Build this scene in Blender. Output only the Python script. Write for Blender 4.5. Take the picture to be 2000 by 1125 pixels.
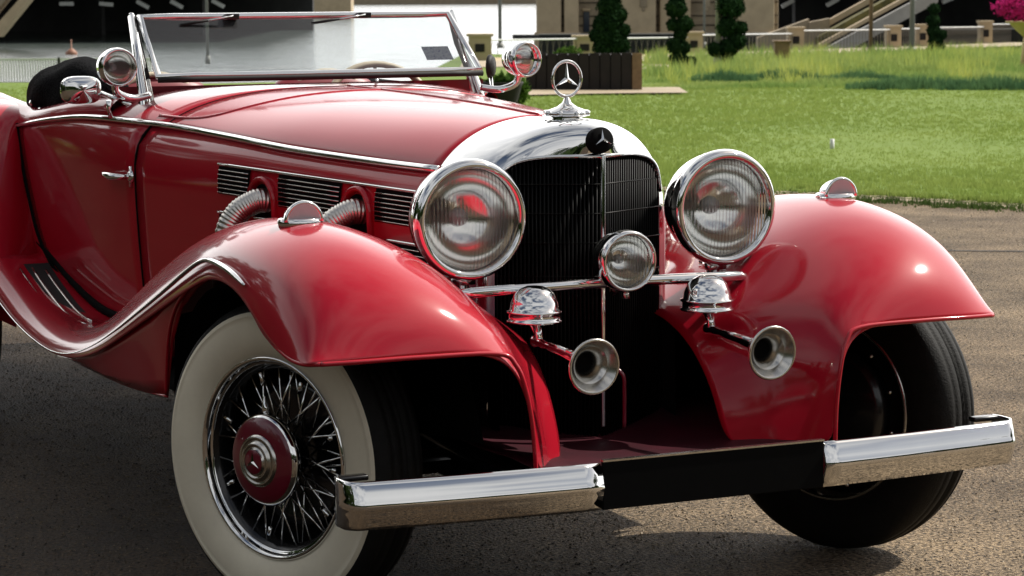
import bpy, bmesh, math, random
import numpy as np
from mathutils import Vector, Matrix
random.seed(7); np.random.seed(7)
for o in list(bpy.data.objects): bpy.data.objects.remove(o)
S = bpy.context.scene; COL = S.collection
PI = math.pi

# ---------------------------------------------------------------- camera
YAW, PITCH, ROLL = math.radians(25.7), math.radians(6.807), math.radians(-0.27)
CAM = Vector((-2.811, -5.515, 1.465))
fw = Vector((math.sin(YAW)*math.cos(PITCH), math.cos(YAW)*math.cos(PITCH), -math.sin(PITCH)))
rt = Vector((math.cos(YAW), -math.sin(YAW), 0)); up = rt.cross(fw)
r2 = rt*math.cos(ROLL)+up*math.sin(ROLL); u2 = -rt*math.sin(ROLL)+up*math.cos(ROLL)
cd = bpy.data.cameras.new('camera'); cam = bpy.data.objects.new('camera', cd); COL.objects.link(cam)
cam.matrix_world = Matrix(((r2.x, u2.x, -fw.x, CAM.x), (r2.y, u2.y, -fw.y, CAM.y), (r2.z, u2.z, -fw.z, CAM.z), (0, 0, 0, 1)))
cd.sensor_width = 36; cd.lens = 90; cd.clip_end = 5000; cd.clip_start = .05
cd.dof.use_dof = True; cd.dof.focus_distance = 6.2; cd.dof.aperture_fstop = 16
S.camera = cam

# ---------------------------------------------------------------- sky and sun
SUN_EL = math.radians(48); SUN_DIR = Vector((.998*math.cos(SUN_EL), -.04*math.cos(SUN_EL), math.sin(SUN_EL)))
W = bpy.data.worlds.new('World'); S.world = W; W.use_nodes = True
wn = W.node_tree.nodes; wl = W.node_tree.links; wn.clear()
wo = wn.new('ShaderNodeOutputWorld'); bg = wn.new('ShaderNodeBackground'); bg.inputs[1].default_value = .05
sky = wn.new('ShaderNodeTexSky'); sky.sky_type = 'NISHITA'; sky.sun_disc = False
sky.sun_elevation = SUN_EL; sky.sun_rotation = math.atan2(SUN_DIR.x, SUN_DIR.y); sky.dust_density = 3.0; sky.air_density = 1.0
tc = wn.new('ShaderNodeTexCoord'); mp = wn.new('ShaderNodeMapping'); mp.inputs['Scale'].default_value = (1, 1, 2.6)
nz = wn.new('ShaderNodeTexNoise'); nz.inputs['Scale'].default_value = 1.6; nz.inputs['Detail'].default_value = 7; nz.inputs['Roughness'].default_value = .55
cr = wn.new('ShaderNodeValToRGB'); cr.color_ramp.elements[0].position = .43; cr.color_ramp.elements[1].position = .58
mx = wn.new('ShaderNodeMixRGB'); mx.inputs['Color2'].default_value = (10, 10.1, 10.3, 1)
wl.new(tc.outputs['Generated'], mp.inputs[0]); wl.new(mp.outputs[0], nz.inputs[0]); wl.new(nz.outputs[0], cr.inputs[0])
wl.new(cr.outputs[0], mx.inputs[0]); wl.new(sky.outputs[0], mx.inputs['Color1']); sx_ = wn.new('ShaderNodeSeparateXYZ'); hz_ = wn.new('ShaderNodeMapRange'); hz_.inputs['From Min'].default_value = 0; hz_.inputs['From Max'].default_value = .75; hz_.inputs['To Min'].default_value = .85; hz_.inputs['To Max'].default_value = 0; hz_.interpolation_type = 'SMOOTHSTEP'
mh = wn.new('ShaderNodeMixRGB'); mh.inputs['Color2'].default_value = (14, 13.9, 13.9, 1)
wl.new(tc.outputs['Generated'], sx_.inputs[0]); wl.new(sx_.outputs[2], hz_.inputs[0]); wl.new(hz_.outputs[0], mh.inputs[0]); wl.new(mx.outputs[0], mh.inputs['Color1']); # bright unseen sky glow added beyond the car, whitening bonnet and fender reflections
vd = wn.new('ShaderNodeVectorMath'); vd.operation = 'DOT_PRODUCT'; vd.inputs[1].default_value = (.42, .90, .12)
az = wn.new('ShaderNodeMapRange'); az.interpolation_type = 'SMOOTHSTEP'; az.inputs['From Min'].default_value = .0; az.inputs['From Max'].default_value = .85
el = wn.new('ShaderNodeMapRange'); el.interpolation_type = 'SMOOTHSTEP'; el.inputs['From Min'].default_value = .22; el.inputs['From Max'].default_value = .98; el.inputs['To Min'].default_value = 1; el.inputs['To Max'].default_value = 0
ml = wn.new('ShaderNodeMath'); ml.operation = 'MULTIPLY'; mg = wn.new('ShaderNodeMixRGB'); mg.inputs['Color2'].default_value = (40, 39.5, 39, 1)
wl.new(tc.outputs['Generated'], vd.inputs[0]); wl.new(vd.outputs['Value'], az.inputs[0]); wl.new(sx_.outputs[2], el.inputs[0]); wl.new(az.outputs[0], ml.inputs[0]); wl.new(el.outputs[0], ml.inputs[1])
wl.new(ml.outputs[0], mg.inputs[0]); wl.new(mh.outputs[0], mg.inputs['Color1']); wl.new(mg.outputs[0], bg.inputs[0]); wl.new(bg.outputs[0], wo.inputs[0])
sl = bpy.data.lights.new('sun', 'SUN'); sl.energy = 5.0; sl.angle = math.radians(.55); sl.color = (1, .95, .86)
so = bpy.data.objects.new('sun', sl); COL.objects.link(so)
so.rotation_euler = (-SUN_DIR).to_track_quat('-Z', 'Y').to_euler()
S.view_settings.view_transform = 'Standard'; S.view_settings.look = 'None'
S.view_settings.exposure = 0.2; S.view_settings.gamma = 1
S.render.engine = 'CYCLES'
S.cycles.max_bounces = 10; S.cycles.transparent_max_bounces = 12; S.cycles.caustics_reflective = False; S.cycles.caustics_refractive = False

# ---------------------------------------------------------------- materials
def mat(name, col, rough=.5, metal=0., coat=0., var=0., scale=20., bump=0., bscale=60., spec=.5, col2=None, trans=0., ior=1.5, cr_=.03, detail=6, alpha=1., thresh=None, coords='Object', sheen=0.):
    m = bpy.data.materials.new(name); m.use_nodes = True
    n = m.node_tree.nodes; l = m.node_tree.links; b = n['Principled BSDF']
    b.inputs['Base Color'].default_value = (*col, 1); b.inputs['Roughness'].default_value = rough; b.inputs['Metallic'].default_value = metal
    b.inputs['Coat Weight'].default_value = coat; b.inputs['Coat Roughness'].default_value = cr_
    b.inputs['Specular IOR Level'].default_value = spec; b.inputs['Transmission Weight'].default_value = trans; b.inputs['IOR'].default_value = ior
    b.inputs['Alpha'].default_value = alpha; b.inputs['Sheen Weight'].default_value = sheen
    t = n.new('ShaderNodeTexCoord')
    if var or col2:
        z = n.new('ShaderNodeTexNoise'); z.inputs['Scale'].default_value = scale; z.inputs['Detail'].default_value = detail; z.inputs['Roughness'].default_value = .6
        l.new(t.outputs[coords], z.inputs[0])
        r = n.new('ShaderNodeValToRGB'); lo, hi = thresh or (.3, .7)
        r.color_ramp.elements[0].position = lo; r.color_ramp.elements[1].position = hi
        c2 = col2 or tuple(c*(1-var) for c in col)
        r.color_ramp.elements[0].color = (*c2, 1)
        r.color_ramp.elements[1].color = (*(col if col2 else tuple(min(1, c*(1+var)) for c in col)), 1)
        l.new(z.outputs[0], r.inputs[0]); l.new(r.outputs[0], b.inputs['Base Color'])
    if bump:
        z2 = n.new('ShaderNodeTexNoise'); z2.inputs['Scale'].default_value = bscale; z2.inputs['Detail'].default_value = 5
        l.new(t.outputs[coords], z2.inputs[0])
        bp = n.new('ShaderNodeBump'); bp.inputs['Strength'].default_value = bump; bp.inputs['Distance'].default_value = .02
        l.new(z2.outputs[0], bp.inputs['Height']); l.new(bp.outputs[0], b.inputs['Normal'])
    return m
M = {}
M['paint'] = mat('red_car_paint', (.42, .004, .018), .5, 0, 1., var=.05, scale=3, cr_=.09, spec=.12, bump=.012, bscale=9)
M['apron'] = mat('shaded_red_paint', (.035, .001, .006), .45, var=.3, scale=12)  # body red darkened in the colour, standing in for shade on the apron
M['burgundy'] = mat('burgundy_enamel', (.17, .005, .022), .3, coat=1, var=.05)
M['chrome'] = mat('chrome', (.86, .86, .85), .04, 1, var=.03, scale=8, bump=.0015, bscale=14)
M['satin'] = mat('satin_metal', (.62, .60, .56), .22, 1, var=.15, scale=30)
M['hose'] = mat('hose_metal', (.66, .63, .58), .3, 1, var=.1, scale=60)
M['black'] = mat('black_gloss', (.006, .006, .007), .25, coat=.3, var=.2)
M['blackmat'] = mat('black_matt', (.004, .004, .004), .85, spec=.08, var=.3)
M['rubber'] = mat('black_rubber', (.012, .012, .012), .6, spec=.3, var=.3, scale=80)
M['tyre'] = mat('tyre_rubber', (.006, .0058, .0055), .7, spec=.3, var=.3, scale=40, bump=.2, bscale=200)
M['white'] = mat('whitewall_rubber', (.92, .84, .66), .5, var=.10, scale=5, spec=.35, bump=.03, bscale=60)
M['cloth'] = mat('black_canvas', (.006, .006, .007), .95, spec=.05, var=.4, scale=40, bump=.6, bscale=120)
M['leather'] = mat('red_leather', (.22, .02, .03), .45, var=.1)
M['cream'] = mat('cream_leather', (.6, .5, .36), .5, var=.1)
M['core'] = mat('radiator_core', (.004, .004, .004), .4, spec=.15, var=.3, scale=60)
M['reflector'] = mat('lamp_reflector', (.98, .98, .96), .13, 1)
M['bulb'] = mat('frosted_lens', (.62, .62, .64), .2, var=.05, spec=.6)
M['plate'] = mat('blank_black_plate', (.004, .004, .004), .8, spec=.08, var=.1)
def glass(name, tint, flute=0, rough=.0):
    m = bpy.data.materials.new(name); m.use_nodes = True; n = m.node_tree.nodes; l = m.node_tree.links; n.clear()
    o = n.new('ShaderNodeOutputMaterial'); t = n.new('ShaderNodeBsdfTransparent'); g = n.new('ShaderNodeBsdfGlossy'); d = n.new('ShaderNodeBsdfRefraction')
    t.inputs[0].default_value = (*tint, 1); g.inputs['Roughness'].default_value = .02
    fr = n.new('ShaderNodeFresnel'); fr.inputs[0].default_value = 1.5
    mxs = n.new('ShaderNodeMixShader'); l.new(fr.outputs[0], mxs.inputs[0]); l.new(g.outputs[0], mxs.inputs[2])
    if flute:
        d.inputs['IOR'].default_value = 1.25; d.inputs['Roughness'].default_value = .05; d.inputs['Color'].default_value = (*tint, 1)
        c = n.new('ShaderNodeTexCoord'); w = n.new('ShaderNodeTexWave'); w.inputs['Scale'].default_value = flute; w.bands_direction = 'X'; w.wave_profile = 'SIN'
        b = n.new('ShaderNodeBump'); b.inputs['Strength'].default_value = .5; b.inputs['Distance'].default_value = .004
        l.new(c.outputs['Object'], w.inputs[0]); l.new(w.outputs['Fac'], b.inputs['Height'])
        for q in (g, d): l.new(b.outputs[0], q.inputs['Normal'])
        m2 = n.new('ShaderNodeMixShader'); m2.inputs[0].default_value = .3; l.new(t.outputs[0], m2.inputs[1]); l.new(d.outputs[0], m2.inputs[2])
        df = n.new('ShaderNodeBsdfDiffuse'); df.inputs[0].default_value = (.9, .9, .88, 1); m3 = n.new('ShaderNodeMixShader'); m3.inputs[0].default_value = .05
        l.new(m2.outputs[0], m3.inputs[1]); l.new(df.outputs[0], m3.inputs[2]); l.new(m3.outputs[0], mxs.inputs[1])
    else:
        df = n.new('ShaderNodeBsdfDiffuse'); df.inputs[0].default_value = (.75, .76, .78, 1); m3 = n.new('ShaderNodeMixShader'); m3.inputs[0].default_value = .035
        l.new(t.outputs[0], m3.inputs[1]); l.new(df.outputs[0], m3.inputs[2]); l.new(m3.outputs[0], mxs.inputs[1])
    l.new(mxs.outputs[0], o.inputs[0]); return m
M['glass'] = glass('windscreen_glass', (.72, .76, .77))
M['lens'] = glass('fluted_lens_glass', (.97, .97, .95), 34)
M['clearlens'] = glass('clear_lens_glass', (.95, .95, .93), 5)

# ---------------------------------------------------------------- mesh helpers
def link(o, parent=None, kind=None):
    COL.objects.link(o)
    if parent: o.parent = parent
    if kind: o['kind'] = kind
    return o
def mesh(name, v, f, m, parent=None, smooth=True, kind=None, sub=0, solid=0, bevel=0, crease=None):
    me = bpy.data.meshes.new(name); me.from_pydata([tuple(p) for p in v], [], [tuple(q) for q in f]); me.validate()
    me.polygons.foreach_set('use_smooth', [smooth]*len(me.polygons)); me.materials.append(m)
    o = bpy.data.objects.new(name, me); link(o, parent, kind)
    if sub: a = o.modifiers.new('s', 'SUBSURF'); a.levels = a.render_levels = sub; a.boundary_smooth = 'ALL'
    if solid: a = o.modifiers.new('t', 'SOLIDIFY'); a.thickness = solid; a.offset = -1
    if bevel: a = o.modifiers.new('b', 'BEVEL'); a.width = bevel; a.segments = 3; a.limit_method = 'ANGLE'
    return o
class MB:
    def __init__(s): s.v = []; s.f = []
    def add(s, v, f):
        k = len(s.v); s.v += [Vector(p) for p in v]; s.f += [tuple(i+k for i in q) for q in f]; return s
    def box(s, c, d, M_=None):
        c = Vector(c); h = [x/2 for x in d]
        v = [Vector((i*h[0], j*h[1], k*h[2])) for i in (-1, 1) for j in (-1, 1) for k in (-1, 1)]
        if M_: v = [M_ @ p for p in v]
        return s.add([c+p for p in v], [(0, 1, 3, 2), (4, 6, 7, 5), (0, 4, 5, 1), (2, 3, 7, 6), (0, 2, 6, 4), (1, 5, 7, 3)])
    def tube(s, pts, r, n=10, closed=False, caps=True, flat=None):
        P = [Vector(p) for p in pts]; N = len(P); R_ = r if hasattr(r, '__len__') else [r]*N
        T = []
        for i in range(N):
            a = P[(i-1) % N] if (closed or i) else P[0]; b = P[(i+1) % N] if (closed or i < N-1) else P[-1]
            T.append((b-a).normalized())
        u = T[0].cross(Vector((0, 0, 1)));
        if u.length < .05: u = T[0].cross(Vector((0, 1, 0)))
        u.normalize(); v = []
        for i in range(N):
            u = (u-T[i]*u.dot(T[i])).normalized(); w = T[i].cross(u)
            for k in range(n):
                a = 2*PI*k/n; e = flat if flat else 1
                v.append(P[i]+u*math.cos(a)*R_[i]+w*math.sin(a)*R_[i]*e)
        f = []
        for i in range(N if closed else N-1):
            for k in range(n):
                j = (i+1) % N; f.append((i*n+k, i*n+(k+1) % n, j*n+(k+1) % n, j*n+k))
        if caps and not closed: f += [tuple(range(n))[::-1], tuple((N-1)*n+k for k in range(n))]
        return s.add(v, f)
    def lathe(s, prof, c, ax, n=48, upv=None, arc=2*PI):
        ax = Vector(ax).normalized(); u = Vector(upv) if upv else (ax.cross(Vector((0, 0, 1))) if abs(ax.z) < .9 else Vector((1, 0, 0)))
        u = (u-ax*u.dot(ax)).normalized(); w = ax.cross(u); c = Vector(c); v = []; full = arc > 6.28; nn = n if full else n+1
        for (r, h) in prof:
            for k in range(nn):
                a = arc*k/n; v.append(c+ax*h+(u*math.cos(a)+w*math.sin(a))*max(r, 1e-5))
        f = []
        for i in range(len(prof)-1):
            for k in range(n):
                k2 = (k+1) % nn; f.append((i*nn+k, i*nn+k2, (i+1)*nn+k2, (i+1)*nn+k))
        return s.add(v, f)
    def prism(s, poly, c, ex, ey, d):   # polygon in plane (ex,ey), extruded along d
        c = Vector(c); ex = Vector(ex); ey = Vector(ey); d = Vector(d); n = len(poly)
        v = [c+ex*p[0]+ey*p[1] for p in poly]; v += [p+d for p in v]
        f = [tuple(range(n))[::-1], tuple(range(n, 2*n))]+[(i, (i+1) % n, n+(i+1) % n, n+i) for i in range(n)]
        return s.add(v, f)
    def grid(s, rows, flip=False):
        n = len(rows[0]); v = [p for r in rows for p in r]; f = []
        for i in range(len(rows)-1):
            for k in range(n-1):
                q = (i*n+k, i*n+k+1, (i+1)*n+k+1, (i+1)*n+k); f.append(q[::-1] if flip else q)
        return s.add(v, f)
    def out(s, name, m, parent=None, **k): return mesh(name, s.v, s.f, m, parent, **k)
def autosm(o, ang=40):
    me = o.data
    try: me.set_sharp_from_angle(angle=math.radians(ang))
    except Exception: pass
    return o
def spline(P, n):   # Catmull-Rom through points, n samples per span
    P = [Vector(p) for p in P]; out = []
    for i in range(len(P)-1):
        a = P[max(i-1, 0)]; b = P[i]; c = P[i+1]; d = P[min(i+2, len(P)-1)]
        for k in range(n):
            t = k/n; out.append(.5*((2*b)+(c-a)*t+(2*a-5*b+4*c-d)*t*t+(3*b-a-3*c+d)*t**3))
    return out+[P[-1]]
def empty(name, loc=(0, 0, 0), parent=None):
    o = bpy.data.objects.new(name, None); o.empty_display_size = .1; o.location = loc; return link(o, parent)
def tag(o, label, cat, group=None, kind=None):
    o['label'] = label; o['category'] = cat
    if group: o['group'] = group
    if kind: o['kind'] = kind
    return o
def interp(x, xs, ys):
    return float(np.interp(x, xs, ys))
def sm(y, tab):     # smooth table interpolation
    xs = [t[0] for t in tab]; ys = [t[1] for t in tab]
    if y <= xs[0]: return ys[0]
    if y >= xs[-1]: return ys[-1]
    i = max(j for j in range(len(xs)-1) if xs[j] <= y); h = xs[i+1]-xs[i]; t = (y-xs[i])/h
    def sl_(k):
        if k == 0: return (ys[1]-ys[0])/(xs[1]-xs[0])
        if k == len(xs)-1: return (ys[-1]-ys[-2])/(xs[-1]-xs[-2])
        return (ys[k+1]-ys[k-1])/(xs[k+1]-xs[k-1])
    m0, m1 = sl_(i)*h, sl_(i+1)*h
    return (2*t**3-3*t*t+1)*ys[i]+(t**3-2*t*t+t)*m0+(-2*t**3+3*t*t)*ys[i+1]+(t**3-t*t)*m1

# ================================================================ SETTING (distances in metres along the view direction)
FH = Vector((math.sin(YAW), math.cos(YAW), 0)); RH = Vector((math.cos(YAW), -math.sin(YAW), 0)); C0 = Vector((CAM.x, CAM.y, 0))
def at(s, d, z=0): return C0+RH*s+FH*d+Vector((0, 0, z))
KS = .016
def gz(d): return -max(0, d-18)*KS
def pd(py): return 1.177/((py+35)/5000-KS)          # distance of the sloping lawn seen at image row py
def ps(px, d): return (px-1000)/5000*d
def pz(py, d): return 1.465-(py+35)/5000*d
ROTZ = Matrix.Rotation(-YAW, 3, 'Z')
def bbox(mb, px0, px1, py0, py1, d, depth, z0=None):   # box whose front face stands at distance d
    s0, s1 = ps(px0, d), ps(px1, d); zt = pz(py0, d); zb = pz(py1, d) if z0 is None else z0
    mb.box(at((s0+s1)/2, d+depth/2, (zt+zb)/2), (abs(s1-s0), depth, zt-zb), ROTZ); return mb

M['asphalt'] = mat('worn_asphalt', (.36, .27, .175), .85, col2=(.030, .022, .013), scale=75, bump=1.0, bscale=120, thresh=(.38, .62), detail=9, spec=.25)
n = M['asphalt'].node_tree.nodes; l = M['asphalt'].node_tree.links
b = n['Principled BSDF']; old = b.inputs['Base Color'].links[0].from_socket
z = n.new('ShaderNodeTexNoise'); z.inputs['Scale'].default_value = 1.4; z.inputs['Detail'].default_value = 9; z.inputs['Roughness'].default_value = .72
rr = n.new('ShaderNodeValToRGB'); rr.color_ramp.elements[0].position = .36; rr.color_ramp.elements[1].position = .64
rr.color_ramp.elements[0].color = (.45, .43, .41, 1); rr.color_ramp.elements[1].color = (1.25, 1.22, 1.17, 1)
mu = n.new('ShaderNodeMixRGB'); mu.blend_type = 'MULTIPLY'; mu.inputs[0].default_value = 1
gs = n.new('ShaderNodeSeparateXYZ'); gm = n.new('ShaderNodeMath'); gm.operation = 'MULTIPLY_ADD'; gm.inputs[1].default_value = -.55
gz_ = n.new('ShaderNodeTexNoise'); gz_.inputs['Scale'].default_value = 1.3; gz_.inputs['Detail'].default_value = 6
gr = n.new('ShaderNodeValToRGB'); gr.color_ramp.elements[0].position = .40; gr.color_ramp.elements[1].position = .62; gr.color_ramp.elements[0].color = (1, 1, 1, 1); gr.color_ramp.elements[1].color = (.24, .20, .155, 1)  # asphalt left of the car darkened by colour, standing in for shade
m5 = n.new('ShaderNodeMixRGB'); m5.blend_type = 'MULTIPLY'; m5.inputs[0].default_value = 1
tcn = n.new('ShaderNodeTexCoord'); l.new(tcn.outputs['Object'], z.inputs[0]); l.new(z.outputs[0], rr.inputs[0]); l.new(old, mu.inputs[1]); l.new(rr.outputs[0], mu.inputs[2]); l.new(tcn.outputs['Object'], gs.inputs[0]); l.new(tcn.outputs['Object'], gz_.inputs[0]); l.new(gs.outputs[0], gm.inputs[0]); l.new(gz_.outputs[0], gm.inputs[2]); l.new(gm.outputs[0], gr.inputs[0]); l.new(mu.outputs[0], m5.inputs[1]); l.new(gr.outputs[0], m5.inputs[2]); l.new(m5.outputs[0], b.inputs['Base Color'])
M['lawn'] = mat('lawn_soil', (.155, .215, .045), .9, col2=(.12, .18, .035), scale=.35, bump=.5, bscale=14, spec=.1)
def leafmat(name, c1, c2, scale=3., tr=.35):
    m = bpy.data.materials.new(name); m.use_nodes = True; n = m.node_tree.nodes; l = m.node_tree.links; n.clear()
    o = n.new('ShaderNodeOutputMaterial'); d = n.new('ShaderNodeBsdfDiffuse'); t = n.new('ShaderNodeBsdfTranslucent'); mx = n.new('ShaderNodeMixShader'); mx.inputs[0].default_value = tr
    c = n.new('ShaderNodeTexCoord'); z = n.new('ShaderNodeTexNoise'); z.inputs['Scale'].default_value = scale; z.inputs['Detail'].default_value = 5
    r = n.new('ShaderNodeValToRGB'); r.color_ramp.elements[0].position = .35; r.color_ramp.elements[1].position = .65
    r.color_ramp.elements[0].color = (*c2, 1); r.color_ramp.elements[1].color = (*c1, 1)
    l.new(c.outputs['Object'], z.inputs[0]); l.new(z.outputs[0], r.inputs[0]); l.new(r.outputs[0], d.inputs[0]); l.new(r.outputs[0], t.inputs[0])
    l.new(d.outputs[0], mx.inputs[1]); l.new(t.outputs[0], mx.inputs[2]); l.new(mx.outputs[0], o.inputs[0]); return m
M['grass'] = leafmat('grass_blades', (.30, .37, .10), (.25, .33, .08), .6)
M['tallgrass'] = leafmat('tall_grass_blades', (.36, .42, .14), (.20, .30, .08), .35)
M['topiary'] = leafmat('topiary_leaves', (.022, .05, .018), (.010, .025, .010), 4, .15)
M['shrub'] = leafmat('shrub_leaves', (.10, .18, .03), (.03, .07, .015), 2, .3)
M['magenta'] = leafmat('bougainvillea_bracts', (.55, .03, .20), (.35, .02, .12), 5, .35)
M['stone'] = mat('beige_stone', (.46, .36, .23), .8, var=.12, scale=1.2, bump=.2, bscale=6)
M['stoned'] = mat('weathered_stone', (.30, .24, .16), .85, var=.2, scale=1.5)
M['concrete'] = mat('grey_concrete', (.34, .33, .31), .85, var=.12, scale=2)
M['darkconc'] = mat('dark_concrete', (.03, .03, .03), .9, var=.3, scale=.6)  # near-black tone stands in for shade under the bridges; also dark joints
M['drystrip'] = mat('dry_planting', (.22, .19, .06), .9, col2=(.05, .05, .02), scale=2.5, bump=1, bscale=5)
M['darkbackdrop'] = mat('near_black_backdrop', (.011, .013, .010), .9, var=.4, scale=1.5)
M['verge'] = mat('verge_grass', (.07, .11, .025), .9, var=.3, scale=.5)
M['lattice'] = mat('faded_lattice_paint', (.15, .13, .10), .6, var=.2)
M['iron'] = mat('grey_iron', (.035, .035, .035), .5, metal=.3, var=.1)
M['whiterail'] = mat('pale_railing_paint', (.66, .67, .66), .5, var=.08)
M['pole'] = mat('pole_paint', (.24, .24, .21), .5, var=.1)
M['wood'] = mat('dark_stained_timber', (.009, .006, .005), .8, var=.5, scale=6)
M['woodl'] = mat('weathered_timber', (.20, .13, .07), .8, var=.3, scale=6)
M['path'] = mat('pale_path', (.36, .29, .20), .85, var=.1, scale=2)
M['bark'] = mat('bark', (.06, .045, .03), .9, var=.3)

# driveway sheet, lawn sheet
edge = spline([(60, -50, 0), (24, -16, 0), (12, -2, 0), (8.3, 5.6, 0), (7.45, 7.6, 0), (7.15, 8.3, 0), (6.75, 9.1, 0), (5.9, 10.3, 0), (4, 12, 0), (1, 13.2, 0), (-4, 15, 0), (-12, 19, 0), (-40, 30, 0), (-90, 40, 0)], 14)
rg = random.Random(5); edge = [p+FH*rg.uniform(-.05, .05) for p in edge]
rows = []
for p in edge:
    row = []
    for t in (-100, -30, -10, -3, .25):
        row.append(p+FH*t)
    rows.append(row)
drv = MB().grid(rows); drv.v = [Vector((p.x, p.y, 0)) for p in drv.v]
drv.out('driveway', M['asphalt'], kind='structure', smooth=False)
rows = []
for p in edge:
    row = [Vector((p.x, p.y, -.02)), Vector((p.x, p.y, .02))]
    for t in (.4, 1, 2, 4, 7, 11, 16, 23, 32, 45, 60, 80):
        q = p+FH*t; d = (q-C0).dot(FH); s = (q-C0).dot(RH)
        if s < -2 and d > 52: q = q-FH*(d-52); d = 52
        row.append(Vector((q.x, q.y, .03+gz(d)+.025*math.sin(q.x*.8)*math.sin(q.y*.6)*min(1, t/3))))
    rows.append(row)
MB().grid(rows).out('lawn', M['lawn'], kind='structure')
# expansion line and low kerb on the driveway
w_ = [at(1.9+1.5*t, 13.9-.12*t+.03*math.sin(t*9), .004) for t in np.linspace(0, 3, 16)]
kb = MB()
kb.grid([[p+FH*-.07+Vector((0, 0, .0)), p+FH*-.065+Vector((0, 0, .006)), p+FH*.04+Vector((0, 0, .024)), p+FH*.075] for p in edge])
kb.out('kerb', M['path'], kind='structure', smooth=False)
mesh('paving_joint', [p for q in w_ for p in (q, q+FH*.035)], [(2*i, 2*i+2, 2*i+3, 2*i+1) for i in range(15)], M['darkconc'], kind='structure', smooth=False)
# loose gravel grains on the driveway
def tufts(name, m, pts, h, w, nb, kind='stuff', lean=.5, seed=1):
    r = np.random.RandomState(seed); v = []; f = []
    for (x, y, z, s) in pts:
        for _ in range(nb):
            a = r.uniform(0, 2*PI); b = r.uniform(0, 2*PI); hh = h*s*r.uniform(.55, 1.2); l_ = hh*lean*r.uniform(0, 1); ox, oy = r.uniform(-1, 1, 2)*w*5
            k = len(v); dx, dy = math.cos(a)*w, math.sin(a)*w
            v += [(x+ox-dx, y+oy-dy, z-.01), (x+ox+dx, y+oy+dy, z-.01), (x+ox+math.cos(b)*l_, y+oy+math.sin(b)*l_, z+hh)]
            f.append((k, k+1, k+2))
    return mesh(name, v, f, m, smooth=False, kind=kind)
pts = []
r = np.random.RandomState(2); tries = 0
E2 = np.array([((p-C0).dot(RH), (p-C0).dot(FH)) for p in edge if (p-C0).dot(FH) > 3]); E2 = E2[E2[:, 0].argsort()]
while len(pts) < 26000:
    d = 16+(r.rand()**1.7)*34; s = r.uniform(-.21, .21)*d
    e_ = np.interp(s, E2[:, 0], E2[:, 1])
    if d < e_+.03 or (s < 0 and s > -.17*d): continue
    p = at(s, d); pts.append((p.x, p.y, .03+gz(d), 1+.5*r.rand()))
tag(tufts('lawn_grass', M['grass'], pts, .026, .006, 6, seed=4), 'short mown green grass of the lawn', 'grass')
M['plume'] = leafmat('yellow_grass_plumes', (.50, .52, .14), (.30, .38, .09), .8)
pp = []
for _ in range(1500):
    px = 1262+(r.rand()**.7)*780; py = r.uniform(104, 170)-(px-1262)/740*8; d = pd(py); p = at(ps(px, d), d)
    if math.sin(px*.021)+math.sin(py*.11+px*.007) < -.1: continue
    pp.append((p.x, p.y, gz(d), r.uniform(.6, 1.3)))
tag(tufts('grass_plumes', M['plume'], pp, .42, .012, 7, lean=.5, seed=16), 'yellowish feathery seed heads standing above the uncut grass', 'grass')
M['weed0'] = leafmat('edge_weeds', (.10, .15, .04), (.04, .07, .02), 2)
pts = []
for _ in range(3000):
    i = r.randint(0, len(E2)); ss, dd_ = E2[i]
    if abs(ss) > .24*dd_ or ss < 0: continue
    p = at(ss+r.uniform(-.4, .4), dd_+abs(r.normal())*-.10+.06); pts.append((p.x, p.y, 0, .5+.6*r.rand()))
tag(tufts('edge_grass', M['weed0'], pts, .04, .007, 6, seed=14), 'ragged darker grass and weeds along the driveway edge', 'grass')
# uncut grass and weed clumps beyond the mown lawn
pts = []
for _ in range(9000):
    px = r.uniform(1258, 2060); py = r.uniform(112, 178)-(px-1258)/800*10+max(0, 1400-px)*.02
    d = pd(py); s = ps(px, d); p = at(s, d)
    k = .25+1.0*max(0, math.sin(s*1.7+.4*d)*math.sin(d*.9+s)+.35)*min(1, max(.15, (178-py)/35))
    pts.append((p.x, p.y, gz(d), k))
tag(tufts('tall_grass', M['tallgrass'], pts, .30, .020, 6, lean=.6, seed=6), 'band of taller uncut grass in front of the balustrade', 'grass')
M['weed'] = leafmat('dark_weeds', (.12, .22, .09), (.06, .13, .06), 2)
for i, (px, py, wd, n_) in enumerate(((1410, 163, 1.3, 260), (1535, 160, 1.6, 320), (1680, 165, 1.5, 300), (1790, 178, 2.4, 420), (1950, 180, 2.2, 380), (1850, 145, 2.5, 260))):
    d = pd(py); pp = []
    for _ in range(n_):
        a = r.uniform(0, 2*PI); q = math.sqrt(r.rand()); p = at(ps(px, d)+wd*q*math.cos(a)*.5, d+.6*q*math.sin(a)); pp.append((p.x, p.y, gz(d), 1.1-q*.6))
    tag(tufts('weed_clump', M['weed'] if i < 5 else M['tallgrass'], pp, .28, .016, 8, kind=None, seed=20+i), ['low dark weed clump nearest the timber planter', 'dark weed clump second from the timber planter', 'dark weed clump under the pale pillars mid lawn', 'longest low dark green weed patch on the right of the lawn', 'dark weed patch at the right edge of the picture', 'pale green tall weed tuft before the two close pillars'][i], 'weeds', 'weed clumps on the lawn')
d = pd(300); mk = MB().tube([at(ps(1627, d), d, gz(d)), at(ps(1627, d), d, gz(d)+.13)], .02, 8).out('marker_stake', M['whiterail'])
tag(mk, 'small white marker stake standing alone in the mown lawn', 'stake')
d = pd(128); bo = MB().box(at(ps(1527, d), d, gz(d)+.32), (.42, .42, .64), ROTZ); bo.box(at(ps(1527, d), d, gz(d)+.66), (.5, .5, .06), ROTZ)
tag(bo.out('bollard', M['woodl'], bevel=.02, smooth=False), 'short brown square bollard in the tall grass before the balustrade', 'bollard')

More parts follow.
